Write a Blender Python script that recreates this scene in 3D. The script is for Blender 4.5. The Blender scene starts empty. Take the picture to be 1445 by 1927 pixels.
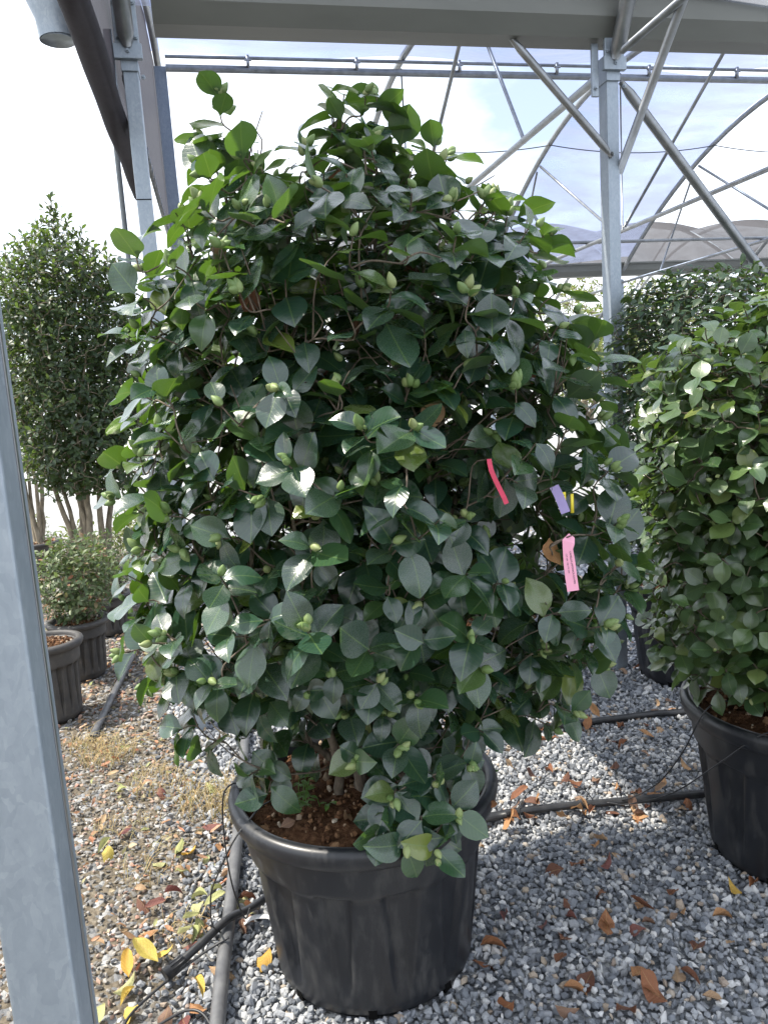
import bpy, bmesh, math, random
import numpy as np
from mathutils import Vector, Matrix

rng = np.random.default_rng(7)
random.seed(7)
SC = bpy.context.scene
COL = SC.collection
RAD = math.radians

# ------------------------------------------------------------------ camera
CAM_POS = np.array([0.0, 0.0, 1.5])
PITCH, ROLL, YAW = RAD(8.8), RAD(3.7), RAD(11.7)
_fw = np.array([math.sin(YAW) * math.cos(PITCH), math.cos(YAW) * math.cos(PITCH), -math.sin(PITCH)])
_rt = np.array([math.cos(YAW), -math.sin(YAW), 0.0])
_up = np.cross(_rt, _fw)
CRT = _rt * math.cos(ROLL) - _up * math.sin(ROLL)
CUP = _up * math.cos(ROLL) + _rt * math.sin(ROLL)
cam_data = bpy.data.cameras.new('camera')
cam_data.sensor_fit = 'VERTICAL'
cam_data.sensor_height = 34.6
cam_data.lens = 26.0
cam_data.clip_start = 0.05
cam_data.clip_end = 2000
cam = bpy.data.objects.new('camera', cam_data)
COL.objects.link(cam)
M = Matrix.Identity(4)
for i in range(3):
    M[i][0], M[i][1], M[i][2], M[i][3] = CRT[i], CUP[i], -_fw[i], CAM_POS[i]
cam.matrix_world = M
SC.camera = cam
R0 = np.array([math.cos(YAW), -math.sin(YAW), 0.0])      # level directions across and away, used to lay out the crowns
F0 = np.array([math.sin(YAW), math.cos(YAW), 0.0])

# ------------------------------------------------------------------ sky and sun
SUN_EL = RAD(57)
SUN_DIR = np.array([-0.97, 0.22])
SUN_DIR /= np.linalg.norm(SUN_DIR)
to_sun = Vector((SUN_DIR[0] * math.cos(SUN_EL), SUN_DIR[1] * math.cos(SUN_EL), math.sin(SUN_EL)))
W = bpy.data.worlds.new('World')
SC.world = W
W.use_nodes = True
nt = W.node_tree
nt.nodes.clear()
wo = nt.nodes.new('ShaderNodeOutputWorld')
bg = nt.nodes.new('ShaderNodeBackground')
sky = nt.nodes.new('ShaderNodeTexSky')
sky.sky_type = 'NISHITA'
sky.sun_disc = False
sky.sun_elevation = SUN_EL
sky.sun_rotation = math.atan2(SUN_DIR[0], SUN_DIR[1])
sky.air_density = 1.0
sky.dust_density = 1.5
tc = nt.nodes.new('ShaderNodeTexCoord')
mp = nt.nodes.new('ShaderNodeMapping')
mp.inputs['Scale'].default_value = (1, 1, 2.2)
mp.inputs['Location'].default_value = (0.35, 0.1, 0.0)
nz = nt.nodes.new('ShaderNodeTexNoise')
nz.inputs['Scale'].default_value = 1.9
nz.inputs['Detail'].default_value = 7
nz.inputs['Roughness'].default_value = 0.55
rp = nt.nodes.new('ShaderNodeValToRGB')
rp.color_ramp.elements[0].position = 0.33
rp.color_ramp.elements[1].position = 0.53
rp.color_ramp.elements[0].color = (.22, .22, .22, 1)
mx = nt.nodes.new('ShaderNodeMix')
mx.data_type = 'RGBA'
nt.links.new(tc.outputs['Generated'], mp.inputs['Vector'])
nt.links.new(mp.outputs[0], nz.inputs['Vector'])
nt.links.new(nz.outputs['Fac'], rp.inputs[0])
nt.links.new(rp.outputs[0], mx.inputs['Factor'])
nt.links.new(sky.outputs[0], mx.inputs['A'])
mx.inputs['B'].default_value = (8.7, 9.2, 10.0, 1)
nt.links.new(mx.outputs['Result'], bg.inputs['Color'])
bg.inputs['Strength'].default_value = 0.12
nt.links.new(bg.outputs[0], wo.inputs[0])

sl = bpy.data.lights.new('sun', 'SUN')
sl.energy = 4.5
sl.angle = RAD(0.6)
sl.color = (1.0, 0.93, 0.82)
so = bpy.data.objects.new('sun', sl)
COL.objects.link(so)
so.rotation_euler = to_sun.to_track_quat('Z', 'Y').to_euler()
so.location = to_sun * 30

SC.view_settings.view_transform = 'Standard'
SC.view_settings.look = 'None'
SC.view_settings.gamma = 1.0
SC.view_settings.use_curve_mapping = False
SC.view_settings.exposure = 0.95
SC.render.engine = 'CYCLES'
SC.cycles.use_denoising = True
SC.cycles.max_bounces = 6
SC.cycles.transparent_max_bounces = 10
SC.cycles.use_adaptive_sampling = True
SC.cycles.adaptive_threshold = 0.015
SC.cycles.caustics_reflective = False
SC.cycles.caustics_refractive = False


# ------------------------------------------------------------------ materials
class N:
    """small node helper"""
    def __init__(self, name):
        self.m = bpy.data.materials.new(name)
        self.m.use_nodes = True
        self.t = self.m.node_tree
        self.t.nodes.clear()
        self.out = self.t.nodes.new('ShaderNodeOutputMaterial')

    def n(self, typ, **kw):
        x = self.t.nodes.new('ShaderNode' + typ)
        for k, v in kw.items():
            setattr(x, k, v)
        return x

    def l(self, a, b):
        self.t.links.new(a, b)

    def val(self, sock, v):
        if hasattr(v, 'is_linked'):
            self.l(v, sock)
        else:
            sock.default_value = v

    def math(self, op, a, b=0.0, c=None, clamp=False):
        x = self.n('Math', operation=op, use_clamp=clamp)
        self.val(x.inputs[0], a)
        self.val(x.inputs[1], b)
        if c is not None:
            self.val(x.inputs[2], c)
        return x.outputs[0]

    def mix(self, f, a, b, blend='MIX'):
        x = self.n('Mix', data_type='RGBA', blend_type=blend)
        self.val(x.inputs['Factor'], f)
        for s, v in (('A', a), ('B', b)):
            if isinstance(v, tuple):
                v = v + (1,) if len(v) == 3 else v
            self.val(x.inputs[s], v)
        return x.outputs['Result']

    def ramp(self, f, stops, interp='LINEAR'):
        x = self.n('ValToRGB')
        x.color_ramp.interpolation = interp
        e = x.color_ramp.elements
        while len(e) < len(stops):
            e.new(0.5)
        for q, (p, c) in zip(e, stops):
            q.position = p
            q.color = (c, c, c, 1) if isinstance(c, (int, float)) else (*c, 1)
        self.l(f, x.inputs[0])
        return x.outputs[0]

    def noise(self, scale, detail=4, rough=0.55, vec=None, dist=0.0):
        x = self.n('TexNoise')
        x.inputs['Scale'].default_value = scale
        x.inputs['Detail'].default_value = detail
        x.inputs['Roughness'].default_value = rough
        x.inputs['Distortion'].default_value = dist
        if vec is not None:
            self.l(vec, x.inputs['Vector'])
        return x.outputs['Fac']

    def coord(self, which='Object', scale=None):
        c = self.n('TexCoord').outputs[which]
        if scale:
            mp = self.n('Mapping')
            mp.inputs['Scale'].default_value = scale
            self.l(c, mp.inputs['Vector'])
            c = mp.outputs[0]
        return c

    def bsdf(self, color=(.5, .5, .5), rough=.5, metal=0.0, spec=.5, bump=None, bstr=.3, bdist=.01, coat=0.0):
        b = self.n('BsdfPrincipled')
        self.val(b.inputs['Base Color'], color + (1,) if isinstance(color, tuple) and len(color) == 3 else color)
        self.val(b.inputs['Roughness'], rough)
        self.val(b.inputs['Metallic'], metal)
        b.inputs['Specular IOR Level'].default_value = spec
        b.inputs['Coat Weight'].default_value = coat
        b.inputs['Coat Roughness'].default_value = .22
        if bump is not None:
            bp = self.n('Bump')
            bp.inputs['Strength'].default_value = bstr
            bp.inputs['Distance'].default_value = bdist
            self.l(bump, bp.inputs['Height'])
            self.l(bp.outputs[0], b.inputs['Normal'])
        return b

    def done(self, sh):
        self.l(sh.outputs[0] if hasattr(sh, 'outputs') else sh, self.out.inputs[0])
        return self.m


def rnd_socket(k):
    """per-leaf random number: the object's own for single leaves, an attribute for joined ones"""
    a = k.n('ObjectInfo').outputs['Random']
    at = k.n('Attribute')
    at.attribute_name = 'rnd'
    return k.math('FRACT', k.math('ADD', a, at.outputs['Fac']))


def leaf_material(name, stops, back, trans, tfac, rough, vein=(.10, .17, .05), dust=0.25, coat=0.0):
    k = N(name)
    r = rnd_socket(k)
    uv = k.n('UVMap').outputs[0]
    sp = k.n('SeparateXYZ')
    k.l(uv, sp.inputs[0])
    au = k.math('ABSOLUTE', k.math('SUBTRACT', sp.outputs[0], .5))
    mid = k.math('SUBTRACT', 1.0, k.math('DIVIDE', au, 0.030), clamp=True)
    ph = k.math('MULTIPLY', k.math('SUBTRACT', sp.outputs[1], k.math('MULTIPLY', au, 0.55)), 50.0)
    side = k.math('POWER', k.math('MULTIPLY_ADD', k.math('SINE', ph), .5, .5), 9.0)
    col = k.ramp(r, stops)
    n1 = k.noise(38, 3, .6, k.coord('Object'))
    col = k.mix(k.math('MULTIPLY', n1, .5), col, k.mix(.5, col, (.05, .07, .05)))
    r2 = k.math('FRACT', k.math('MULTIPLY', r, 17.31))
    dn = k.noise(60, 5, .65, k.coord('Object'))
    dustf = k.math('MULTIPLY', k.ramp(dn, [(.42, 0.0), (.75, 1.0)]), k.math('MULTIPLY', k.math('POWER', r2, 2.0), dust))
    col = k.mix(dustf, col, (.24, .25, .21))
    col = k.mix(k.math('MULTIPLY', side, .16), col, vein)
    col = k.mix(k.math('MULTIPLY', mid, .75), col, vein)
    geo = k.n('NewGeometry')
    col2 = k.mix(geo.outputs['Backfacing'], col, k.mix(k.math('MULTIPLY', mid, .6), back, vein))
    hgt = k.math('SUBTRACT', k.math('ADD', k.math('MULTIPLY', n1, .8), k.math('MULTIPLY', side, -.35)), k.math('MULTIPLY', mid, .9))
    rg = k.math('ADD', k.math('ADD', rough, k.math('MULTIPLY', dustf, 1.2)), k.math('MULTIPLY', geo.outputs['Backfacing'], .25))
    b = k.bsdf(col2, rg, spec=.5, bump=hgt, bstr=.22, bdist=.002, coat=coat)
    tl = k.n('BsdfTranslucent')
    tc_ = k.mix(k.math('MULTIPLY', r2, .7), trans, tuple(c * .55 for c in trans))
    k.val(tl.inputs[0], k.mix(k.math('MULTIPLY', mid, .3), tc_, (.5, .6, .15)))
    ms = k.n('MixShader')
    ms.inputs[0].default_value = tfac
    k.l(b.outputs[0], ms.inputs[1])
    k.l(tl.outputs[0], ms.inputs[2])
    return k.done(ms)


DARK_STOPS = [(0, (.006, .027, .022)), (.35, (.010, .038, .029)), (.75, (.016, .053, .032)), (.94, (.032, .082, .030)), (1, (.16, .20, .03))]
MAT = {}
MAT['leaf'] = leaf_material('camellia_leaf', DARK_STOPS, (.050, .092, .042), (.20, .40, .03), .18, .22, dust=.45, coat=.75)
MAT['leaf2'] = leaf_material('camellia_leaf_light', [(0, (.028, .066, .026)), (.5, (.052, .104, .036)), (.9, (.082, .140, .042)), (1, (.19, .23, .06))],
                             (.08, .125, .05), (.22, .38, .05), .20, .30, dust=.5, coat=.6)
MAT['leaf3'] = leaf_material('camellia_leaf_small', [(0, (.018, .045, .024)), (.6, (.030, .066, .030)), (1, (.06, .095, .04))],
                             (.08, .12, .06), (.18, .32, .05), .18, .34, dust=.8)
MAT['treeleaf'] = leaf_material('osmanthus_leaf', [(0, (.012, .027, .016)), (.6, (.022, .044, .022)), (.9, (.045, .08, .028)), (1, (.13, .18, .05))],
                                (.08, .12, .05), (.24, .38, .06), .25, .42, dust=.4)
MAT['bushleaf'] = leaf_material('variegated_leaf', [(0, (.04, .07, .03)), (.5, (.09, .13, .05)), (.9, (.22, .26, .14)), (1, (.30, .08, .05))],
                                (.12, .16, .08), (.25, .36, .08), .25, .45)
MAT['weedleaf'] = leaf_material('weed_leaf', [(0, (.08, .18, .03)), (1, (.14, .27, .05))], (.12, .22, .06), (.3, .55, .06), .3, .5, dust=0)
MAT['hedgeleaf'] = leaf_material('yellow_green_leaf', [(0, (.10, .13, .03)), (1, (.20, .22, .06))], (.15, .18, .06), (.35, .45, .08), .25, .55, dust=0)


def dead_leaf_material(name, stops):
    k = N(name)
    r = rnd_socket(k)
    uv = k.n('UVMap').outputs[0]
    sp = k.n('SeparateXYZ')
    k.l(uv, sp.inputs[0])
    au = k.math('ABSOLUTE', k.math('SUBTRACT', sp.outputs[0], .5))
    mid = k.math('SUBTRACT', 1.0, k.math('DIVIDE', au, 0.035), clamp=True)
    ph = k.math('MULTIPLY', k.math('SUBTRACT', sp.outputs[1], k.math('MULTIPLY', au, 0.55)), 45.0)
    side = k.math('POWER', k.math('MULTIPLY_ADD', k.math('SINE', ph), .5, .5), 8.0)
    n1 = k.noise(45, 5, .65, k.coord('Object'))
    col = k.ramp(r, stops)
    col = k.mix(k.ramp(n1, [(.45, 0.0), (.75, .6)]), col, (.13, .06, .03))
    col = k.mix(k.math('MULTIPLY', mid, .5), col, (.45, .30, .14))
    b = k.bsdf(col, .5, spec=.35, bump=k.math('ADD', n1, k.math('MULTIPLY', side, -.4)), bstr=.5, bdist=.004)
    tl = k.n('BsdfTranslucent')
    k.l(col, tl.inputs[0])
    ms = k.n('MixShader')
    ms.inputs[0].default_value = .2
    k.l(b.outputs[0], ms.inputs[1])
    k.l(tl.outputs[0], ms.inputs[2])
    return k.done(ms)


MAT['dead'] = dead_leaf_material('brown_dead_leaf', [(0, (.13, .055, .035)), (.25, (.27, .11, .05)), (.5, (.42, .22, .095)), (.68, (.46, .31, .18)), (.85, (.30, .20, .135)), (1, (.12, .055, .04))])
MAT['yellow'] = dead_leaf_material('yellow_dead_leaf', [(0, (.55, .33, .06)), (.6, (.62, .44, .09)), (1, (.45, .40, .10))])
MAT['palegreen'] = dead_leaf_material('pale_green_dead_leaf', [(0, (.36, .40, .15)), (1, (.45, .45, .22))])
MAT['redleaf'] = dead_leaf_material('purple_dead_leaf', [(0, (.14, .045, .045)), (1, (.22, .09, .07))])
MAT['litter'] = dead_leaf_material('mixed_litter', [(0, (.30, .15, .08)), (.3, (.42, .30, .17)), (.55, (.45, .18, .10)), (.8, (.50, .42, .28)), (1, (.28, .33, .12))])

k = N('bark')
n1 = k.noise(70, 5, .6, k.coord('Object', (1, 1, .3)))
MAT['bark'] = k.done(k.bsdf(k.ramp(n1, [(.3, (.055, .042, .030)), (.55, (.140, .110, .080)), (.8, (.26, .22, .17))]), .8, bump=n1, bstr=.5, bdist=.004))
k = N('tree_bark')
n1 = k.noise(40, 5, .6, k.coord('Object', (1, 1, .4)))
MAT['treebark'] = k.done(k.bsdf(k.ramp(n1, [(.3, (.12, .10, .07)), (.6, (.26, .22, .16)), (.8, (.38, .34, .26))]), .85, bump=n1, bstr=.5, bdist=.005))
k = N('bud')
n1 = k.noise(90, 3, .5, k.coord('Object'))
MAT['bud'] = k.done(k.bsdf(k.ramp(k.math('FRACT', k.math('ADD', k.math('MULTIPLY', n1, .5), rnd_socket(k))), [(0, (.10, .17, .05)), (.6, (.17, .235, .085)), (1, (.25, .28, .12))]), .5, spec=.4))

k = N('pot_plastic')
oc = k.coord('Object')
sc1 = k.noise(22, 6, .65, k.coord('Object', (1, 1, .35)))
sc2 = k.noise(420, 2, .5, oc)
du = k.math('MULTIPLY', k.ramp(sc1, [(.5, 0.0), (.78, 1.0)]), .42)
sp_ = k.math('MULTIPLY', k.ramp(sc2, [(.70, 0.0), (.76, 1.0)]), .35)
du = k.math('MAXIMUM', du, sp_)
MAT['pot'] = k.done(k.bsdf(k.mix(du, (.0115, .0128, .0160), (.11, .107, .10)), k.math('MULTIPLY_ADD', du, .6, .38), spec=.5,
                           bump=k.noise(300, 3, .6, oc), bstr=.06, bdist=.002))
k = N('pot_plastic_worn')
sc1 = k.noise(14, 6, .65, k.coord('Object'))
MAT['potworn'] = k.done(k.bsdf(k.ramp(sc1, [(.3, (.030, .030, .032)), (.6, (.060, .055, .050)), (.85, (.16, .14, .11))]), .6))
k = N('dark_hole')
MAT['hole'] = k.done(k.bsdf((.003, .003, .003), .9, spec=.1))
k = N('soil')
oc = k.coord('Object')
a = k.noise(60, 8, .7, oc)
c = k.noise(9, 3, .5, oc)
MAT['soil'] = k.done(k.bsdf(k.mix(k.math('MULTIPLY', c, .6), k.ramp(a, [(.3, (.030, .014, .007)), (.5, (.10, .048, .024)), (.65, (.20, .11, .058)), (.8, (.34, .23, .14))]), (.10, .05, .028)), .95, spec=.15,
                            bump=a, bstr=1.0, bdist=.015))
k = N('soil_crumb')
r = rnd_socket(k)
MAT['crumb'] = k.done(k.bsdf(k.ramp(r, [(0, (.045, .020, .010)), (.5, (.13, .065, .032)), (.8, (.22, .13, .07)), (1, (.42, .36, .28))]), .95, spec=.2))

k = N('galvanised_steel')
oc = k.coord('Object')
v = k.n('TexVoronoi')
v.inputs['Scale'].default_value = 130
v.inputs['Randomness'].default_value = 1
mpn = k.n('Mapping')
mpn.inputs['Scale'].default_value = (1, 1, .55)
k.l(oc, mpn.inputs['Vector'])
dn = k.n('TexNoise')
dn.inputs['Scale'].default_value = 30
k.l(mpn.outputs[0], dn.inputs['Vector'])
va = k.n('VectorMath', operation='MULTIPLY_ADD')
k.l(dn.outputs['Color'], va.inputs[0])
va.inputs[1].default_value = (.05, .05, .05)
k.l(mpn.outputs[0], va.inputs[2])
k.l(va.outputs[0], v.inputs['Vector'])
sv = k.n('SeparateColor')
k.l(v.outputs['Color'], sv.inputs[0])
big = k.noise(5, 4, .6, k.coord('Object', (1, 1, .5)))
fine = k.noise(45, 6, .7, mpn.outputs[0])
f = k.math('ADD', k.math('ADD', k.math('MULTIPLY', sv.outputs[0], .16), k.math('MULTIPLY', big, .45)), k.math('MULTIPLY', fine, .50))
MAT['galv'] = k.done(k.bsdf(k.ramp(f, [(.35, (.25, .295, .34)), (.58, (.31, .355, .40)), (.8, (.40, .445, .48))]),
                            k.math('MULTIPLY_ADD', f, .2, .40), metal=.55, spec=.4, bump=big, bstr=.05, bdist=.01))
k = N('steel_tube')
n1 = k.noise(12, 4, .6, k.coord('Object'))
MAT['tube'] = k.done(k.bsdf(k.ramp(n1, [(.3, (.19, .20, .205)), (.7, (.30, .315, .33))]), .36, metal=.75))
k = N('gutter_steel')
n1 = k.noise(4, 4, .6, k.coord('Object', (.3, 1, 1)))
MAT['gutter'] = k.done(k.bsdf(k.ramp(n1, [(.3, (.125, .13, .118)), (.7, (.16, .165, .15))]), .48, metal=.2))
k = N('dark_steel')
MAT['bolt'] = k.done(k.bsdf((.32, .33, .34), .3, metal=.9))

k = N('roof_film')
n1 = k.noise(1.2, 4, .6, k.coord('Object', (1, 3, 1)))
tr = k.n('BsdfTransparent')
tr.inputs[0].default_value = (.66, .75, .95, 1)
tl = k.n('BsdfTranslucent')
tl.inputs[0].default_value = (.24, .27, .38, 1)
gl = k.bsdf((.22, .24, .33), .3, spec=.4)
m1 = k.n('MixShader')
m1.inputs[0].default_value = .35
k.l(tl.outputs[0], m1.inputs[1])
k.l(gl.outputs[0], m1.inputs[2])
m2 = k.n('MixShader')
k.l(k.ramp(n1, [(.35, .42), (.65, .86)]), m2.inputs[0])
k.l(tr.outputs[0], m2.inputs[1])
k.l(m1.outputs[0], m2.inputs[2])
MAT['film'] = k.done(m2)
k = N('roof_film_clear')
tr = k.n('BsdfTransparent')
tr.inputs[0].default_value = (.93, .95, .98, 1)
tl = k.n('BsdfTranslucent')
tl.inputs[0].default_value = (.62, .66, .76, 1)
m2 = k.n('MixShader')
k.l(k.ramp(k.noise(1.2, 4, .6, k.coord('Object', (1, 3, 1))), [(.3, .22), (.7, .36)]), m2.inputs[0])
k.l(tr.outputs[0], m2.inputs[1])
k.l(tl.outputs[0], m2.inputs[2])
MAT['filmclear'] = k.done(m2)
k = N('shade_net')
n1 = k.noise(3, 4, .6, k.coord('Object'))
tr = k.n('BsdfTransparent')
tl = k.n('BsdfTranslucent')
tl.inputs[0].default_value = (.080, .080, .087, 1)
df = k.bsdf((.11, .105, .112), .8)
m1 = k.n('MixShader')
m1.inputs[0].default_value = .5
k.l(tl.outputs[0], m1.inputs[1])
k.l(df.outputs[0], m1.inputs[2])
m2 = k.n('MixShader')
k.l(k.ramp(n1, [(.3, .88), (.7, .95)]), m2.inputs[0])
k.l(tr.outputs[0], m2.inputs[1])
k.l(m1.outputs[0], m2.inputs[2])
MAT['net'] = k.done(m2)
k = N('curtain_fabric')
n1 = k.noise(25, 5, .7, k.coord('Object', (1, 1, .15)))
w = k.noise(600, 2, .5, k.coord('Object'))
df = k.bsdf(k.ramp(n1, [(.3, (.028, .025, .031)), (.7, (.045, .041, .050))]), .75, bump=w, bstr=.3, bdist=.002)
tl = k.n('BsdfTranslucent')
tl.inputs[0].default_value = (.036, .032, .040, 1)
m1 = k.n('MixShader')
m1.inputs[0].default_value = .45
k.l(df.outputs[0], m1.inputs[1])
k.l(tl.outputs[0], m1.inputs[2])
tr = k.n('BsdfTransparent')
m2 = k.n('MixShader')
m2.inputs[0].default_value = .06
k.l(m1.outputs[0], m2.inputs[1])
k.l(tr.outputs[0], m2.inputs[2])
MAT['curtain'] = k.done(m2)

k = N('stone')
r = rnd_socket(k)
n1 = k.noise(160, 4, .6, k.coord('Object'))
base = k.ramp(r, [(0, (.10, .11, .125)), (.25, (.17, .185, .205)), (.5, (.25, .262, .28)), (.72, (.34, .35, .36)), (.86, (.46, .46, .45)), (.93, (.60, .60, .59)), (.965, (.38, .31, .23)), (1, (.30, .24, .19))])
MAT['stone'] = k.done(k.bsdf(k.mix(k.math('MULTIPLY', n1, .5), base, k.mix(.5, base, (.10, .10, .11))), .75, spec=.3, bump=n1, bstr=.35, bdist=.004))
k = N('grit')
r = rnd_socket(k)
n1 = k.noise(160, 4, .6, k.coord('Object'))
base = k.ramp(r, [(0, (.10, .095, .085)), (.3, (.19, .18, .165)), (.55, (.27, .26, .245)), (.75, (.36, .34, .31)), (.87, (.42, .29, .22)), (.94, (.36, .19, .14)), (1, (.40, .37, .32))])
MAT['grit'] = k.done(k.bsdf(k.mix(k.math('MULTIPLY', n1, .4), base, (.12, .11, .09)), .85, spec=.25))

k = N('ground_gravel')
oc = k.coord('Object')
v1 = k.n('TexVoronoi')
v1.inputs['Scale'].default_value = 46
k.l(oc, v1.inputs['Vector'])
s1 = k.n('SeparateColor')
k.l(v1.outputs['Color'], s1.inputs[0])
gcol = k.ramp(s1.outputs[0], [(0, (.10, .11, .12)), (.4, (.22, .23, .245)), (.75, (.35, .36, .36)), (1, (.55, .55, .54))])
n2 = k.noise(30, 6, .7, oc)
dirt = k.ramp(n2, [(.3, (.075, .062, .045)), (.55, (.16, .135, .10)), (.75, (.28, .25, .20))])
dirt = k.mix(k.ramp(s1.outputs[1], [(.62, 0.0), (.7, .8)]), dirt, gcol)
sx = k.n('SeparateXYZ')
k.l(oc, sx.inputs[0])
edge = k.math('ADD', sx.outputs[0], k.math('MULTIPLY', k.math('SUBTRACT', k.noise(2.2, 4, .6, oc), .5), .9))
left = k.ramp(k.math('MULTIPLY_ADD', edge, .8, .65), [(.42, 1.0), (.58, 0.0)])
far = k.ramp(k.math('MULTIPLY', sx.outputs[1], .05), [(.40, 0.0), (.52, 1.0)])
col = k.mix(left, gcol, dirt)
col = k.mix(far, col, k.mix(.5, gcol, (.46, .46, .45)))
MAT['ground'] = k.done(k.bsdf(col, .9, spec=.2, bump=k.math('SUBTRACT', n2, v1.outputs['Distance']), bstr=.8, bdist=.02))

k = N('hose_plastic')
n1 = k.noise(30, 5, .6, k.coord('Object'))
MAT['hose'] = k.done(k.bsdf(k.ramp(n1, [(.35, (.010, .011, .013)), (.75, (.035, .035, .036))]), .45))
k = N('hose_dusty')
n1 = k.noise(18, 5, .6, k.coord('Object'))
MAT['hosegrey'] = k.done(k.bsdf(k.ramp(n1, [(.3, (.055, .057, .062)), (.7, (.13, .13, .13))]), .5))
k = N('straw')
r = rnd_socket(k)
MAT['straw'] = k.done(k.bsdf(k.ramp(r, [(0, (.36, .25, .11)), (.6, (.52, .40, .20)), (1, (.30, .30, .12))]), .7))
k = N('moss')
r = rnd_socket(k)
MAT['moss'] = k.done(k.bsdf(k.ramp(r, [(0, (.12, .15, .04)), (.6, (.24, .26, .08)), (1, (.36, .30, .14))]), .8))
for nm, c_, rg in (('pink', (.78, .34, .46), .45), ('red', (.58, .035, .09), .45), ('purple', (.30, .24, .46), .4), ('ylab', (.80, .66, .05), .4),
                   ('white', (.80, .80, .78), .5), ('ink', (.02, .02, .03), .6), ('blue', (.03, .16, .45), .4)):
    k = N(nm + '_plastic')
    n1 = k.noise(40, 3, .5, k.coord('Object'))
    MAT[nm] = k.done(k.bsdf(k.mix(k.math('MULTIPLY', n1, .25), c_, tuple(x * .6 for x in c_)), rg))


# ------------------------------------------------------------------ mesh helpers
def fast_mesh(name, V, faces, uv=None, rnd=None, smooth=True, mats=None):
    """V (n,3); faces: list of int arrays (m,k); uv (n,2) per vertex; rnd (n,) per vertex"""
    me = bpy.data.meshes.new(name)
    V = np.asarray(V, np.float32)
    me.vertices.add(len(V))
    me.vertices.foreach_set('co', V.ravel())
    faces = [np.asarray(f_, np.int32) for f_ in faces if len(f_)]
    idx = np.concatenate([f_.ravel() for f_ in faces])
    tot = np.concatenate([np.full(len(f_), f_.shape[1], np.int32) for f_ in faces])
    st = np.concatenate([[0], np.cumsum(tot)[:-1]]).astype(np.int32)
    me.loops.add(len(idx))
    me.loops.foreach_set('vertex_index', idx)
    me.polygons.add(len(tot))
    me.polygons.foreach_set('loop_start', st)
    me.polygons.foreach_set('use_smooth', np.full(len(tot), smooth))
    if uv is not None:
        l_ = me.uv_layers.new(name='UVMap')
        l_.data.foreach_set('uv', np.asarray(uv, np.float32)[idx].ravel())
    if rnd is not None:
        a_ = me.attributes.new('rnd', 'FLOAT', 'POINT')
        a_.data.foreach_set('value', np.asarray(rnd, np.float32))
    me.update(calc_edges=True)
    for m_ in (mats or []):
        me.materials.append(m_)
    return me


class MB:
    def __init__(self):
        self.v, self.f, self.n, self.r = [], [], 0, []

    def add(self, V, F, rnd=0.0):
        V = np.asarray(V, float)
        self.v.append(V)
        self.f += [np.asarray(f_, int) + self.n for f_ in F if len(f_)]
        self.r.append(np.full(len(V), rnd))
        self.n += len(V)

    def box(self, lo, hi, bev=0.0):
        lo, hi = np.array(lo, float), np.array(hi, float)
        if bev <= 0:
            V = np.array([[(lo, hi)[i][0], (lo, hi)[j][1], (lo, hi)[k_][2]] for i in (0, 1) for j in (0, 1) for k_ in (0, 1)])
            F = [[0, 1, 3, 2], [4, 6, 7, 5], [0, 4, 5, 1], [2, 3, 7, 6], [0, 2, 6, 4], [1, 5, 7, 3]]
            self.add(V, [F])
        else:
            bm = bmesh.new()
            bmesh.ops.create_cube(bm, size=1)
            for v_ in bm.verts:
                v_.co = Vector([(lo[i] + hi[i]) / 2 + v_.co[i] * (hi[i] - lo[i]) for i in range(3)])
            bmesh.ops.bevel(bm, geom=bm.edges[:], offset=bev, segments=2, affect='EDGES', profile=.5)
            self.bm(bm)

    def bm(self, bm):
        bm.verts.index_update()
        V = [v_.co[:] for v_ in bm.verts]
        d = {}
        for f_ in bm.faces:
            d.setdefault(len(f_.verts), []).append([v_.index for v_ in f_.verts])
        self.add(V, list(d.values()))
        bm.free()

    def tube(self, P, rad, n=8, rnd=0.0, cap=True):
        P = np.asarray(P, float)
        m = len(P)
        rad = np.broadcast_to(np.asarray(rad, float), (m,))
        T = np.gradient(P, axis=0)
        T /= np.linalg.norm(T, axis=1)[:, None] + 1e-12
        ref = np.array([0, 0, 1.0]) if abs(T[0][2]) < .9 else np.array([1.0, 0, 0])
        A = np.zeros_like(P)
        a = np.cross(T[0], ref)
        a /= np.linalg.norm(a)
        for i in range(m):
            a = a - T[i] * (a @ T[i])
            a /= np.linalg.norm(a) + 1e-12
            A[i] = a
        B = np.cross(T, A)
        th = np.arange(n) / n * 2 * np.pi
        V = P[:, None] + rad[:, None, None] * (np.cos(th)[None, :, None] * A[:, None] + np.sin(th)[None, :, None] * B[:, None])
        i, j = np.meshgrid(np.arange(m - 1), np.arange(n), indexing='ij')
        i, j = i.ravel(), j.ravel()
        j2 = (j + 1) % n
        Q = np.stack([i * n + j, (i + 1) * n + j, (i + 1) * n + j2, i * n + j2], 1)[:, ::-1]
        F = [Q]
        if cap and n > 2:
            F.append(np.array([list(range(n))]))
            F.append(np.array([list(range((m - 1) * n, m * n))[::-1]]))
        self.add(V.reshape(-1, 3), F, rnd)

    def mesh(self, name, mat, smooth=True):
        return fast_mesh(name, np.concatenate(self.v), self._g(), rnd=np.concatenate(self.r), smooth=smooth, mats=[mat])

    def _g(self):
        d = {}
        for f_ in self.f:
            d.setdefault(f_.shape[1], []).append(f_)
        return [np.concatenate(x) for x in d.values()]


def obj(name, me, parent=None, loc=None, kind=None, label=None, cat=None, group=None, wloc=None):
    o = bpy.data.objects.new(name, me)
    COL.objects.link(o)
    if parent is not None:
        o.parent = parent
    if loc is not None:
        o.location = loc
    if kind:
        o['kind'] = kind
    if label:
        o['label'] = label
    if cat:
        o['category'] = cat
    if group:
        o['group'] = group
    return o


def auto_sharp(o, ang=35):
    me = o.data
    try:
        me.set_sharp_from_angle(angle=RAD(ang))
    except Exception:
        pass
    return o


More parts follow.
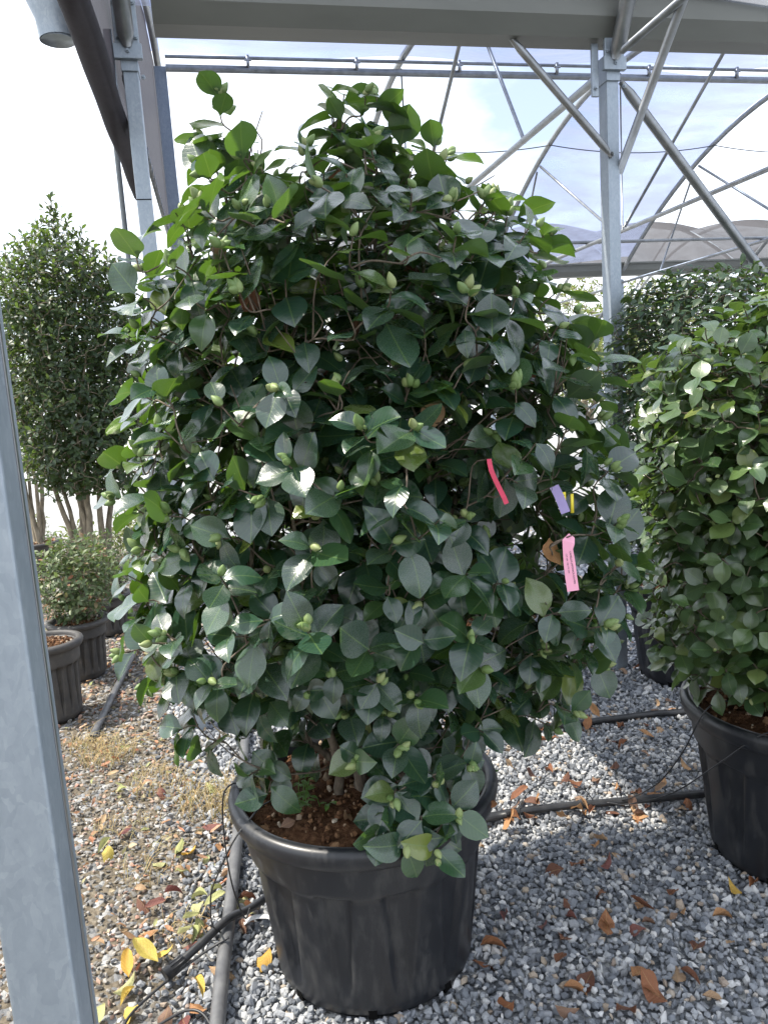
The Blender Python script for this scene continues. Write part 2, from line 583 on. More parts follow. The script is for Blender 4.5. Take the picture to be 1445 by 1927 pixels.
def smooth_path(P, n=24):
    """Catmull-Rom through the given points"""
    P = np.asarray(P, float)
    Q = np.vstack([2 * P[0] - P[1], P, 2 * P[-1] - P[-2]])
    out = []
    seg = len(P) - 1
    for s in range(seg):
        p0, p1, p2, p3 = Q[s:s + 4]
        t = np.linspace(0, 1, max(2, n // seg), endpoint=(s == seg - 1))[:, None]
        out.append(.5 * (2 * p1 + (p2 - p0) * t + (2 * p0 - 5 * p1 + 4 * p2 - p3) * t * t + (3 * p1 - p0 - 3 * p2 + p3) * t ** 3))
    return np.concatenate(out)


def hash_noise(x, y, s=1.0):
    """cheap smooth 2D noise for displacement"""
    x, y = np.asarray(x) * s, np.asarray(y) * s
    return (np.sin(x * 1.7 + 1.3 * np.sin(y * 1.1 + .7)) + np.sin(y * 2.3 + 1.7 * np.sin(x * .9 + 2.1)) + .5 * np.sin(x * 4.1 + y * 3.7 + 1.9)) / 2.5


# ================================================================== SETTING
g = MB()
# one sheet out to the horizon, finer near the plants
xs = np.unique(np.concatenate([[-600, -200, -60, -20, -8], np.linspace(-4, 6, 41), [10, 24, 60, 200, 600]]))
ys = np.unique(np.concatenate([[-600, -100, -20, -5], np.linspace(-1, 14, 61), [20, 30, 60, 200, 900]]))
X, Y = np.meshgrid(xs, ys, indexing='ij')
Z = np.where((np.abs(X - 1) < 5) & (np.abs(Y - 6) < 8), .006 * hash_noise(X, Y, 2.3), 0) - .012
nx, ny = X.shape
i, j = np.meshgrid(np.arange(nx - 1), np.arange(ny - 1), indexing='ij')
i, j = i.ravel(), j.ravel()
Q = np.stack([i * ny + j, (i + 1) * ny + j, (i + 1) * ny + j + 1, i * ny + j + 1], 1)
obj('ground', fast_mesh('ground', np.stack([X, Y, Z], -1).reshape(-1, 3), [Q], mats=[MAT['ground']]), kind='structure')

# ------------------------------------------------------------------ greenhouse frame
GH = obj('greenhouse', None, loc=(0, 0, 0), label='galvanised steel greenhouse frame with gutters, bows, film roof and rolled side curtains', cat='greenhouse')
XF = [-0.21 + 2.15 * i for i in range(8)]          # the frames stand every 2.15 m
YG = [-4.05, 3.55, 11.15, 18.75]                   # gutter lines
RIDGE = 1.42


def vault(y0, y):
    """height of a bow above a bay that starts at gutter y0"""
    return 3.05 + RIDGE * (1 - ((y - (y0 + 3.8)) / 3.8) ** 2)


def post(x, y, z0, z1, wx=.06, wy=.08, label=None):
    b = MB()
    b.box((x - wx / 2, y - wy / 2, z0), (x + wx / 2, y + wy / 2, z1), bev=.003)
    o = obj('post', b.mesh('post', MAT['galv'], smooth=False), GH, label=label)
    return o


def bolt(mb, p, axis, r=.009, h=.008):
    p = np.array(p, float)
    ax = np.array(axis, float)
    mb.tube([p, p + ax * h], [r, r], 6)
    mb.tube([p + ax * h, p + ax * (h + .007)], [r * .55, r * .5], 6)


near_post = post(-.238, .84, -.1, 4.2, .066, .082, 'broad near post with spangled zinc surface and a fold line')
b = MB()
b.box((-.238 + .0325, .853, -.05), (-.238 + .0345, .860, 4.2))
obj('seam', b.mesh('seam', MAT['bolt']), near_post)
posts = {}
for x in XF:
    posts[x] = post(x, 3.55, -.1, 2.98)
    post(x, 11.15, -.1, 2.98)
post(-.19, 7.3, -.1, 4.36, .10, .10)
# splice line on the left post
b = MB()
b.box((-.2405, 3.5085, 2.36), (-.1795, 3.5095, 2.364))
obj('splice', b.mesh('splice', MAT['hole']), posts[XF[0]])

# gutters
prof = [(-.15, 3.215), (-.15, 3.192), (-.128, 3.190), (-.115, 3.105), (-.062, 3.035), (.062, 3.035), (.115, 3.105), (.128, 3.190), (.15, 3.192), (.15, 3.215)]


def gutter(y, x0, x1):
    b = MB()
    n = len(prof)
    V = [(x, y + dy, z) for x in (x0, x1) for dy, z in prof]
    F = [[i, i + 1, n + i + 1, n + i] for i in range(n - 1)] + [[n - 1, 0, n, 2 * n - 1]]
    b.add(V, [F, [list(range(n))[::-1], list(range(n, 2 * n))]])
    o = obj('gutter', b.mesh('gutter', MAT['gutter'], smooth=False), GH)
    return o


gu = gutter(3.55, -.10, 15.5)
gutter(11.15, -.3, 15.5)

# post-head brackets on the near gutter line
for x in XF[:3]:
    b = MB()
    b.box((x - .048, 3.487, 2.955), (x + .048, 3.505, 3.135), .002)
    b.box((x - .056, 3.480, 2.900), (x + .056, 3.506, 2.957), .002)
    b.box((x - .034, 3.500, 2.86), (x + .034, 3.598, 2.902), .002)
    b.box((x - .092, 3.53, 2.80), (x - .058, 3.545, 3.03), .002)
    for dx, z in ((-.036, 3.11), (.036, 3.11), (-.036, 2.98), (.036, 2.98), (0, 2.928)):
        bolt(b, (x + dx, 3.488 if z > 2.95 else 3.481, z), (0, -1, 0))
    for dx in (-.075, .05):
        bolt(b, (x + dx, 3.531 if dx < 0 else 3.50, 2.835), (0, -1, 0))
    o = obj('bracket', b.mesh('bracket', MAT['galv'], smooth=False), posts[x])
    # sleeve that carries the bow of the near bay
    b = MB()
    b.tube([(x, 3.485, 2.95), (x, 3.455, 2.985), (x, 3.37, 3.13), (x, 3.30, 3.235)], [.020, .034, .035, .035], 14)
    b.tube([(x, 3.325, 3.19), (x, 3.29, 3.243)], .042, 14)
    obj('sleeve', b.mesh('sleeve', MAT['tube']), posts[x])

# bows, tie rods, struts
yy = np.linspace(0, 1, 28)


def bow(x, y0, r=.030, t0=0.0, t1=1.0):
    y = y0 + 7.6 * (t0 + (t1 - t0) * yy)
    b = MB()
    b.tube(np.stack([np.full_like(y, x), y, vault(y0, y)], 1), r, 10)
    return obj('bow', b.mesh('bow', MAT['tube']), GH)


def rod(name, p0, p1, r, mat='tube', flat=False):
    p0, p1 = np.array(p0, float), np.array(p1, float)
    b = MB()
    if flat:
        d = (p1 - p0) / np.linalg.norm(p1 - p0)
        b.tube([p0, p0 + d * .03, p0 + d * .07, p1 - d * .07, p1 - d * .03, p1], [r * .55, r * .7, r, r, r * .7, r * .55], 10)
        bolt(b, p1 - d * .015 + np.array([0, -r * .5, 0]), (0, -1, 0), .008)
    else:
        b.tube([p0, p1], r, 10)
    return obj(name, b.mesh(name, MAT[mat]), GH)


for x in XF[:4]:
    b = MB()
    y = np.linspace(3.34, -4.05, 30)
    b.tube(np.stack([np.full_like(y, x), y, vault(-4.05, y) + .14 * np.clip((y - 2.4) / 1, 0, 1) * 0], 1), .030, 10)
    obj('bow', b.mesh('bow', MAT['tube']), GH)
    if x > 0:
        rod('tie_rod', (x + .015, 3.44, 2.965), (x + .015, -4.0, 2.965), .017)
        rod('knee_brace', (x + .040, 3.535, 2.465), (x + .040, 2.35, 3.62), .019, flat=False)
for k_, x in enumerate(XF):
    bow(x, 3.55)
    if k_ >= 1:
        rod('tie_rod', (x, 3.62, 2.93), (x, 11.1, 2.93), .020)
        for s in (-1, 1):
            rod('strut', (x + .02, 7.35 + s * 1.85, vault(3.55, 5.5) - .05), (x + .02, 7.35 + s * .05, 2.93), .015)
            rod('strut', (x + .02, 7.35 + s * 1.95, vault(3.55, 5.4) - .05), (x + .02, 7.35 + s * 2.75, 2.93), .012)
        rod('hanger', (x - .03, 7.2, 4.36), (x - .03, 7.2, 2.93), .008)
    if k_ >= 2:
        bow(x, 11.15, .032)
        rod('tie_rod', (x, 11.2, 2.90), (x, 18.7, 2.90), .020)
        for s in (-1, 1):
            rod('strut', (x, 14.95 + s * 1.85, vault(11.15, 13.1) - .05), (x, 14.95 + s * .05, 2.90), .016)
# braces at the post beside the plants
xp = XF[1]
rod('knee_brace', (1.45, 3.535, 3.05), (xp - .012, 3.50, 2.525), .0185, flat=True)
rod('wind_brace', (xp + .05, 3.525, 2.865), (xp + 2.55, 3.525, -.02), .024, flat=True)
rod('wind_brace', (XF[2] - .04, 11.1, 2.86), (XF[3] - .04, 11.1, .1), .022)
rod('wind_brace', (XF[3] - .04, 11.12, 2.86), (XF[2] + .04, 11.12, .1), .022)
# purlins and ridge rail
for y, z, r, x0 in ((7.2, 4.325, .030, -.14), (7.22, 4.425, .014, -.14), (8.0, 2.965, .018, 1.9)):
    rod('purlin', (x0, y, z), (15.5, y, z), r)
for x in np.arange(.55, 14, .95):
    b = MB()
    b.box((x - .012, 7.16, 4.33), (x + .012, 7.19, 4.43))
    b.tube([(x - .03, 7.165, 4.39), (x + .03, 7.165, 4.39)], .009, 6)
    obj('clamp', b.mesh('clamp', MAT['bolt']), GH)
# sagging wire
for a_, c_ in ((XF[2], XF[3]), (XF[3], XF[4]), (XF[1], XF[2])):
    t = np.linspace(0, 1, 20)
    b = MB()
    b.tube(np.stack([a_ + (c_ - a_) * t, np.full(20, 8.85), 4.22 - .34 * t * (1 - t)], 1), .006, 5)
    obj('wire', b.mesh('wire', MAT['hose']), GH)


# film roof and shade net: curved sheets with slack between the bows
def sheet(name, mat, x0, x1, y0, ya, yb, nx=60, ny=24, dz=.035, slack=.05, scallop=0.0, label=None):
    xs = np.linspace(x0, x1, nx)
    V = np.zeros((nx, ny, 3))
    for i_, x in enumerate(xs):
        ph = ((x - XF[0]) / 2.15) % 1.0
        sag = slack * math.sin(math.pi * ph) ** 2
        ye = yb - scallop * (.35 + .65 * math.sin(math.pi * ph) ** 2)
        y = np.linspace(ya, ye, ny)
        V[i_, :, 0] = x
        V[i_, :, 1] = y
        V[i_, :, 2] = vault(y0, y) + dz - sag + .012 * hash_noise(np.full(ny, x), y, 2.0)
    i_, j_ = np.meshgrid(np.arange(nx - 1), np.arange(ny - 1), indexing='ij')
    i_, j_ = i_.ravel(), j_.ravel()
    Q = np.stack([i_ * ny + j_, (i_ + 1) * ny + j_, (i_ + 1) * ny + j_ + 1, i_ * ny + j_ + 1], 1)
    return obj(name, fast_mesh(name, V.reshape(-1, 3), [Q], mats=[MAT[mat]]), GH, label=label)


sheet('film', 'filmclear', -.26, 13, -4.05, -4.0, 3.40, label='bluish translucent roof film over the near bay')
sheet('film', 'film', -.26, 15, 3.55, 3.72, 7.30)
sheet('film', 'film', 4.09, 6.24, 3.55, 7.45, 10.9, nx=24)
sheet('shade_net', 'net', 2.0, 15.2, 11.15, 11.3, 15.0, nx=110, slack=.16, scallop=.55, label='grey shade net drawn under the far roof bay')

# gable curtains, near one rolled on a tube
for ya, yb, lb in ((.89, 4.75, 'dark plum side curtain rolled up on its tube beside the left post'), (-3.9, .79, 'dark plum side curtain continuing before the broad near post')):
    b = MB()
    yc = np.linspace(ya, yb, 40)
    zc = np.linspace(2.69, 3.28, 9)
    V = np.array([(-.272 + .005 * hash_noise(y * 3, z * 6), y, z) for y in yc for z in zc])
    i_, j_ = np.meshgrid(np.arange(39), np.arange(8), indexing='ij')
    i_, j_ = i_.ravel(), j_.ravel()
    b.add(V, [np.stack([i_ * 9 + j_, (i_ + 1) * 9 + j_, (i_ + 1) * 9 + j_ + 1, i_ * 9 + j_ + 1], 1)])
    cu = obj('curtain', b.mesh('curtain', MAT['curtain']), GH, label=lb)
    b = MB()
    y = np.linspace(ya, yb, 30)
    b.tube(np.stack([-.292 + .002 * np.sin(y * 5), y, 2.69 + .003 * np.sin(y * 3)], 1), .048 + .002 * np.sin(y * 9), 16)
    obj('roller', b.mesh('roller', MAT['curtain']), cu)
    b = MB()
    b.box((-.270, ya, 3.262), (-.250, yb - .02, 3.280))
    b.box((-.264, ya, 3.290), (-.254, yb - .02, 3.300))
    obj('rail', b.mesh('rail', MAT['tube']), cu)
    b = MB()
    for y in np.arange(ya + .1, yb - .05, .12):
        bolt(b, (-.250, y, 3.275), (1, 0, 0), .008, .02)
    obj('rail_clips', b.mesh('rail_clips', MAT['bolt']), cu)
b = MB()
yc = np.linspace(3.66, 10.9, 50)
V, nz_ = [], 12
for y in yc:
    for z in np.linspace(2.90, vault(3.55, y) + .02, nz_):
        V.append((-.248 + .006 * hash_noise(y * 3, z * 5), y, z))
i_, j_ = np.meshgrid(np.arange(49), np.arange(nz_ - 1), indexing='ij')
i_, j_ = i_.ravel(), j_.ravel()
b.add(V, [np.stack([i_ * nz_ + j_, (i_ + 1) * nz_ + j_, (i_ + 1) * nz_ + j_ + 1, i_ * nz_ + j_ + 1], 1)])
cu2 = obj('curtain', b.mesh('curtain', MAT['curtain']), GH, label='dark plum gable curtain above the second bay')
b = MB()
b.box((-.256, 3.66, 2.882), (-.236, 10.9, 2.905))
for y in np.arange(3.9, 8, .16):
    b.box((-.2355, y, 2.86), (-.230, y + .012, 2.93))
obj('rail', b.mesh('rail', MAT['tube']), cu2)

# rain outlet on the end of the gutter
b = MB()
b.tube([(-.50, 3.62, 3.34), (-.50, 3.62, 3.20), (-.495, 3.62, 3.10), (-.49, 3.62, 3.02)], [.115, .11, .075, .072], 20, cap=False)
b.tube([(-.49, 3.62, 3.05), (-.49, 3.62, 3.015)], [.069, .069], 20)
o = obj('rain_outlet', b.mesh('rain_outlet', MAT['galv']), GH)
b = MB()
b.tube([(-.86, 3.60, 3.245), (-.40, 3.60, 3.245)], .014, 8)
b.box((-.64, 3.57, 3.21), (-.60, 3.62, 3.30), .004)
obj('outlet_arm', b.mesh('outlet_arm', MAT['tube']), o)
b = MB()
b.tube([(-.765, 9, -.1), (-.765, 9, 4.6)], .028, 10)
obj('outer_pole', b.mesh('outer_pole', MAT['galv']), GH)


# ================================================================== PLANTS
def leaf_template(wid=.60, fold=.22, bend=.25, wave=.02, twist=0.0, rows=10, cols=5, tip=1.0, pet=.09):
    """one leaf along +Y of length 1, upper side +Z"""
    vs = np.linspace(0, 1, rows)
    us = np.linspace(-1, 1, cols)
    V, UV = [], []
    for v in vs:
        if v <= 0:
            w = .012
        else:
            t = max(0.0, (v - pet) / (1 - pet))
            w = wid / 2 * (math.sin(math.pi * t ** .85) ** .62) if t < 1 else 0.0
            if t > .84:
                w = min(w, wid / 2 * (.56 * ((1 - t) / .16) ** 1.15 * tip))
            w = max(w, .010)
        for u in us:
            x = u * w
            z = fold * abs(x) * (1.0 if abs(u) < .6 else .82) - bend * v * v + wave * math.sin(v * 9 + (2 if u > 0 else 0)) * abs(u)
            a = twist * v
            V.append((x * math.cos(a) - z * math.sin(a) * .3, v * (1 - .35 * bend * v), z + x * math.sin(a)))
            UV.append((.5 + .5 * u * max(w / (wid / 2), .05), v))
    Q = []
    for i in range(rows - 1):
        for j in range(cols - 1):
            a = i * cols + j
            Q.append((a, a + 1, a + cols + 1, a + cols))
    return np.array(V), np.array(Q), np.array(UV)


BROAD = [leaf_template(.76, .22, .18, .02, .1), leaf_template(.68, .32, .32, .02, -.15), leaf_template(.82, .08, .08, .03, 0), leaf_template(.66, .40, .45, .015, .2),
         leaf_template(.74, -.12, .26, .03, -.1), leaf_template(.72, .48, .15, .02, .05), leaf_template(.78, .15, -.12, .02, .1), leaf_template(.64, .05, .55, .03, -.25)]
SMALL = [leaf_template(.46, .3, .25, .0, .1, 5, 3), leaf_template(.50, .45, .12, .0, -.2, 5, 3), leaf_template(.42, .2, .4, .0, .2, 5, 3)]
MID = [leaf_template(.50, .3, .25, .01, .1, 7, 5), leaf_template(.54, .45, .12, .01, -.2, 7, 5), leaf_template(.46, .15, .4, .01, .2, 7, 5), leaf_template(.52, -.1, .3, .02, -.1, 7, 5)]
TINY = [leaf_template(.40, .3, .2, 0, 0, 4, 3)]


def frames_to(axis, normal):
    """orthonormal frames (N,3,3) with columns x, y=axis, z=normal"""
    y = axis / (np.linalg.norm(axis, axis=1)[:, None] + 1e-9)
    z = normal - y * np.sum(normal * y, 1)[:, None]
    z /= np.linalg.norm(z, axis=1)[:, None] + 1e-9
    x = np.cross(y, z)
    return np.stack([x, y, z], -1)


def visible_rank(pos, Rm, scl, wid=.6):
    """how many coarse cells of a front view each leaf covers, nearest first"""
    c = pos + Rm[:, :, 1] * (scl * .5)[:, None] - CAM_POS
    z = c @ _fw
    px = 361 * .5 + 362 * (c @ CRT) / z
    py = 482 * .5 - 362 * (c @ CUP) / z
    facing = np.abs(np.sum(Rm[:, :, 2] * c, 1)) / np.linalg.norm(c, axis=1)
    buf = np.full((520, 420), -1, int)
    for i in np.argsort(-z):
        r = 362 * scl[i] * .38 / z[i]
        ry = r * max(.3, facing[i])
        x0, x1, y0, y1 = int(px[i] - r), int(px[i] + r) + 1, int(py[i] - ry), int(py[i] + ry) + 1
        if x1 < 0 or y1 < 0 or x0 > 361 or y0 > 482:
            continue
        buf[max(0, y0):max(0, y1), max(0, x0):max(0, x1)] = i
    buf = buf[:482, :361]
    cnt = np.bincount(buf[buf >= 0].ravel(), minlength=len(pos))
    return cnt


def leaves_out(root, pos, Rm, scl, templates, mat, nobj, name='leaf', stuff='foliage', tvar=None):
    """the best seen leaves as single objects, the rest as one part"""
    n = len(pos)
    loc = np.array(root.location)
    tv = tvar if tvar is not None else rng.integers(0, len(templates), n)
    order = np.argsort(-visible_rank(pos, Rm, scl))
    single = np.zeros(n, bool)
    single[order[:nobj]] = True
    shared = [fast_mesh(name, V, [Q], uv=UV, mats=[mat]) for V, Q, UV in templates] if nobj else None
    for i in np.nonzero(single)[0]:
        o = bpy.data.objects.new(name, shared[tv[i]])
        COL.objects.link(o)
        o.parent = root
        m_ = Matrix.Identity(4)
        for a in range(3):
            for c in range(3):
                m_[a][c] = Rm[i, a, c] * scl[i]
            m_[a][3] = pos[i, a] - loc[a]
        o.matrix_basis = m_
    Vs, Fs, Us, Rs, off = [], [], [], [], 0
    for k_, (V, Q, UV) in enumerate(templates):
        s = np.nonzero(~single & (tv == k_))[0]
        if not len(s):
            continue
        W_ = np.einsum('nij,vj->nvi', Rm[s] * scl[s][:, None, None], V) + (pos[s] - loc)[:, None]
        Vs.append(W_.reshape(-1, 3))
        Fs.append((Q[None] + (np.arange(len(s)) * len(V))[:, None, None] + off).reshape(-1, 4))
        Us.append(np.tile(UV, (len(s), 1)))
        Rs.append(np.repeat(rng.random(len(s)), len(V)))
        off += len(s) * len(V)
    if Vs:
        obj(stuff, fast_mesh(stuff, np.concatenate(Vs), [np.concatenate(Fs)], uv=np.concatenate(Us), rnd=np.concatenate(Rs), mats=[mat]), root, kind='stuff')


def bud_mesh():
    b = MB()
    z = np.array([0, .12, .3, .55, .8, .95, 1.0])
    r = np.array([.10, .24, .31, .29, .17, .07, .01])
    b.tube(np.stack([0 * z, z, 0 * z], 1), r, 8)
    V = np.concatenate(b.v)
    return V, b._g()


BUDV, BUDF = bud_mesh()


def buds_out(root, P, A, S, nobj):
    if not len(P):
        return
    loc = np.array(root.location)
    up = np.tile(np.array([.3, .2, 1.0]), (len(P), 1))
    Rm = frames_to(A, up + rng.normal(0, .3, (len(P), 3)))
    me = fast_mesh('bud', BUDV, BUDF, mats=[MAT['bud']])
    c = P - CAM_POS
    front = np.argsort(np.linalg.norm(c, axis=1))
    single = set(front[:nobj].tolist())
    b = MB()
    for i in range(len(P)):
        if i in single:
            o = bpy.data.objects.new('bud', me)
            COL.objects.link(o)
            o.parent = root
            m_ = Matrix.Identity(4)
            for a in range(3):
                for q in range(3):
                    m_[a][q] = Rm[i, a, q] * S[i]
                m_[a][3] = P[i, a] - loc[a]
            o.matrix_basis = m_
        else:
            b.add((Rm[i] @ BUDV.T).T * S[i] + P[i] - loc, BUDF, rng.random())
    if b.n:
        obj('far_buds', b.mesh('far_buds', MAT['bud']), root, kind='stuff')


def make_pot(root, r1, r0, h, mat='pot', flutes=12, soil_drop=.045, holes=True, seed=0, detail=True):
    """fluted nursery pot: wall, lip, soil; root stands at the centre of its base"""
    n = 240 if detail else 48
    th = np.arange(n) / n * 2 * np.pi
    zs = np.array([0, .012, .03, .08, .12, .16, .20, .26, .32, .40, .48, .56, .62, .66, .68, .695, .71, .72, .74, .77, .82, .87, .915]) * h
    V = []
    for z in zs:
        t = z / h
        r = r0 + (r1 - .022 - r0) * t
        if t < .012 / h:
            r -= .010
        r += .010 * (1 / (1 + math.exp(-(t - .70) / .008)))
        ph = (th * flutes / (2 * np.pi) + seed * .37) % 1.0
        wdt = .10 + .17 * np.clip((t - .1) / .6, 0, 1)           # flutes widen towards the band
        prof_ = 1 / (1 + np.exp((np.abs(ph - .5) - wdt) / .008))
        depth = .0165 * np.clip((t - .10) / .14, 0, 1) * np.clip((.715 - t) / .02, 0, 1)
        rr = r - depth * prof_
        V.append(np.stack([rr * np.cos(th), rr * np.sin(th), np.full(n, z)], 1))
    # inner wall down to below the soil
    for z, dr in ((.985, -.010), (.90, -.016), (.70, -.022)):
        r = r0 + (r1 - .012 - r0) * z + dr
        V.append(np.stack([r * np.cos(th), r * np.sin(th), np.full(n, z * h)], 1))
    V = np.concatenate(V)
    m = len(V) // n
    i_, j_ = np.meshgrid(np.arange(m - 1), np.arange(n), indexing='ij')
    i_, j_ = i_.ravel(), j_.ravel()
    j2 = (j_ + 1) % n
    Q = np.stack([i_ * n + j_, i_ * n + j2, (i_ + 1) * n + j2, (i_ + 1) * n + j_], 1)
    bot = np.array([list(range(n))[::-1]])
    pot = obj('pot', fast_mesh('pot', V, [Q, bot], mats=[MAT[mat]]), root)
    # lip
    prof_ = np.array([(-.012, .895), (-.004, .893), (.002, .900), (.008, .935), (.010, .965), (.006, .988), (-.004, 1.0), (-.016, 1.0), (-.024, .985), (-.026, .95)])
    V = np.concatenate([np.stack([(r1 + dr) * np.cos(th), (r1 + dr) * np.sin(th), np.full(n, z * h)], 1) for dr, z in prof_])
    m = len(prof_)
    i_, j_ = np.meshgrid(np.arange(m - 1), np.arange(n), indexing='ij')
    i_, j_ = i_.ravel(), j_.ravel()
    j2 = (j_ + 1) % n
    Q = np.stack([i_ * n + j_, i_ * n + j2, (i_ + 1) * n + j2, (i_ + 1) * n + j_], 1)
    obj('rim', fast_mesh('rim', V, [Q], mats=[MAT[mat]]), pot)
    if holes:
        for a in np.linspace(0, 2 * np.pi, 9)[:-1] + 4.50:
            b = MB()
            ca, sa = math.cos(a), math.sin(a)
            rr = r0 + .0035
            V = []
            for t_, z in ((-.050, .004), (-.04, .018), (-.050, .032), (.0, .027), (.036, .033), (.034, .016), (.045, .004)):
                V.append((rr * math.cos(a + t_), rr * math.sin(a + t_), z))
            V += [(x * .93, y * .93, z) for x, y, z in V]
            F = [[i, i + 1, i + 8, i + 7] for i in range(6)]
            b.add(V, [F, [list(range(7))[::-1], list(range(7, 14))]])
            obj('drain_hole', b.mesh('drain_hole', MAT['hole'], smooth=False), pot)
    # soil
    zs_ = h - soil_drop
    rs = r0 + (r1 - .012 - r0) * (zs_ / h) - .012
    nr = 26 if detail else 8
    V = [(0, 0, zs_ + .03)]
    for q in range(1, nr + 1):
        rr = rs * q / nr
        for a in th[::2]:
            x, y = rr * math.cos(a), rr * math.sin(a)
            z = zs_ + .03 * (1 - (q / nr) ** 2) + .011 * hash_noise(x + seed, y, 32) + .006 * hash_noise(x, y + seed, 85)
            V.append((x, y, z))
    n2 = len(th[::2])
    T = [(0, 1 + j, 1 + (j + 1) % n2) for j in range(n2)]
    Q = []
    for q in range(nr - 1):
        for j in range(n2):
            a, b_ = 1 + q * n2 + j, 1 + q * n2 + (j + 1) % n2
            Q.append((a, a + n2, b_ + n2, b_))
    soil = obj('soil', fast_mesh('soil', V, [T, Q], mats=[MAT['soil']]), root)
    if detail:
        cnt = 700
        a, rr = rng.random(cnt) * 2 * np.pi, rs * np.sqrt(rng.random(cnt)) * .98
        P = np.stack([rr * np.cos(a), rr * np.sin(a), zs_ + .03 * (1 - (rr / rs) ** 2) + .010], 1)
        stones_mesh('soil_crumbs', P, .0035 + .009 * rng.random(cnt) ** 3, MAT['crumb'], soil, flat=.8)
    return zs_


ICO = None


def ico():
    global ICO
    if ICO is None:
        bm = bmesh.new()
        bmesh.ops.create_icosphere(bm, subdivisions=1, radius=1)
        bm.verts.index_update()
        ICO = (np.array([v_.co[:] for v_ in bm.verts]), np.array([[v_.index for v_ in f_.verts] for f_ in bm.faces]))
        bm.free()
    return ICO


def rand_rot(n, tilt=1.0):
    q = rng.normal(size=(n, 4))
    q[:, 1:3] *= tilt
    q /= np.linalg.norm(q, axis=1)[:, None]
    w, x, y, z = q.T
    return np.stack([np.stack([1 - 2 * (y * y + z * z), 2 * (x * y - z * w), 2 * (x * z + y * w)], -1),
                     np.stack([2 * (x * y + z * w), 1 - 2 * (x * x + z * z), 2 * (y * z - x * w)], -1),
                     np.stack([2 * (x * z - y * w), 2 * (y * z + x * w), 1 - 2 * (x * x + y * y)], -1)], 1)


def stones_mesh(name, P, size, mat, parent=None, flat=.65, kind='stuff', label=None, cat=None):
    """angular chips: jittered icosahedra, squashed and turned"""
    V0, T0 = ico()
    n = len(P)
    jit = 1 + rng.uniform(-.38, .30, (n, len(V0), 1))
    W_ = V0[None] * jit
    sq = np.stack([rng.uniform(.75, 1.25, n), rng.uniform(.6, 1.0, n), rng.uniform(flat * .7, flat * 1.2, n)], 1)
    W_ = W_ * sq[:, None]
    W_ = np.einsum('nij,nvj->nvi', rand_rot(n, .55), W_) * size[:, None, None] + P[:, None]
    F = (T0[None] + (np.arange(n) * len(V0))[:, None, None]).reshape(-1, 3)
    return obj(name, fast_mesh(name, W_.reshape(-1, 3), [F], rnd=np.repeat(rng.random(n), len(V0)), smooth=False, mats=[mat]), parent, kind=kind, label=label, cat=cat)


def crown_tips(table, center, bfac, mind, n_try, inner=.0, zlow=None, margin=.05, gap=.85):
    """shoot tips spread over a crown whose width at each height is given by the table (z, left, right)"""
    tab = np.array(sorted(table))
    out, dirs = [], []
    grid = {}
    for _ in range(n_try):
        z = rng.uniform(tab[0, 0], tab[-1, 0])
        l_ = np.interp(z, tab[:, 0], tab[:, 1]) + margin
        r_ = np.interp(z, tab[:, 0], tab[:, 2]) - margin
        a, c = max(.02, (r_ - l_) / 2), (l_ + r_) / 2
        if rng.random() > (a + .15) / (.75):
            continue
        b_ = a * np.interp(z, [p[0] for p in bfac], [p[1] for p in bfac])
        ph = rng.uniform(0, 2 * np.pi)
        rho = 1 - inner * rng.random() ** 1.6 if rng.random() < .74 else rng.uniform(.35, .85)
        lump = hash_noise(ph * 1.9 + 3 * center[0], z * 5.5 + ph, 1.0)
        if lump < -.62 and rng.random() < gap:
            continue
        rho *= 1 + .085 * lump
        u, w_ = c + a * rho * math.cos(ph), b_ * rho * math.sin(ph)
        P = np.array(center) + R0 * u + F0 * w_
        P[2] = z
        P += rng.normal(0, .012, 3)
        key = tuple((P / mind).astype(int))
        bad = False
        for dx in (-1, 0, 1):
            for dy in (-1, 0, 1):
                for dz in (-1, 0, 1):
                    for q in grid.get((key[0] + dx, key[1] + dy, key[2] + dz), ()):
                        if np.sum((q - P) ** 2) < mind * mind:
                            bad = True
        if bad:
            continue
        grid.setdefault(key, []).append(P)
        d = R0 * math.cos(ph) / 1.0 + F0 * math.sin(ph) / 1.0
        zt = (z - tab[0, 0]) / (tab[-1, 0] - tab[0, 0])
        d = d * (1.0 - .55 * zt ** 2) * (.55 + .45 * rho) + np.array([0, 0, .45 + 1.0 * zt ** 2])
        d += rng.normal(0, .28, 3)
        out.append(P)
        dirs.append(d / np.linalg.norm(d))
    return np.array(out), np.array(dirs)


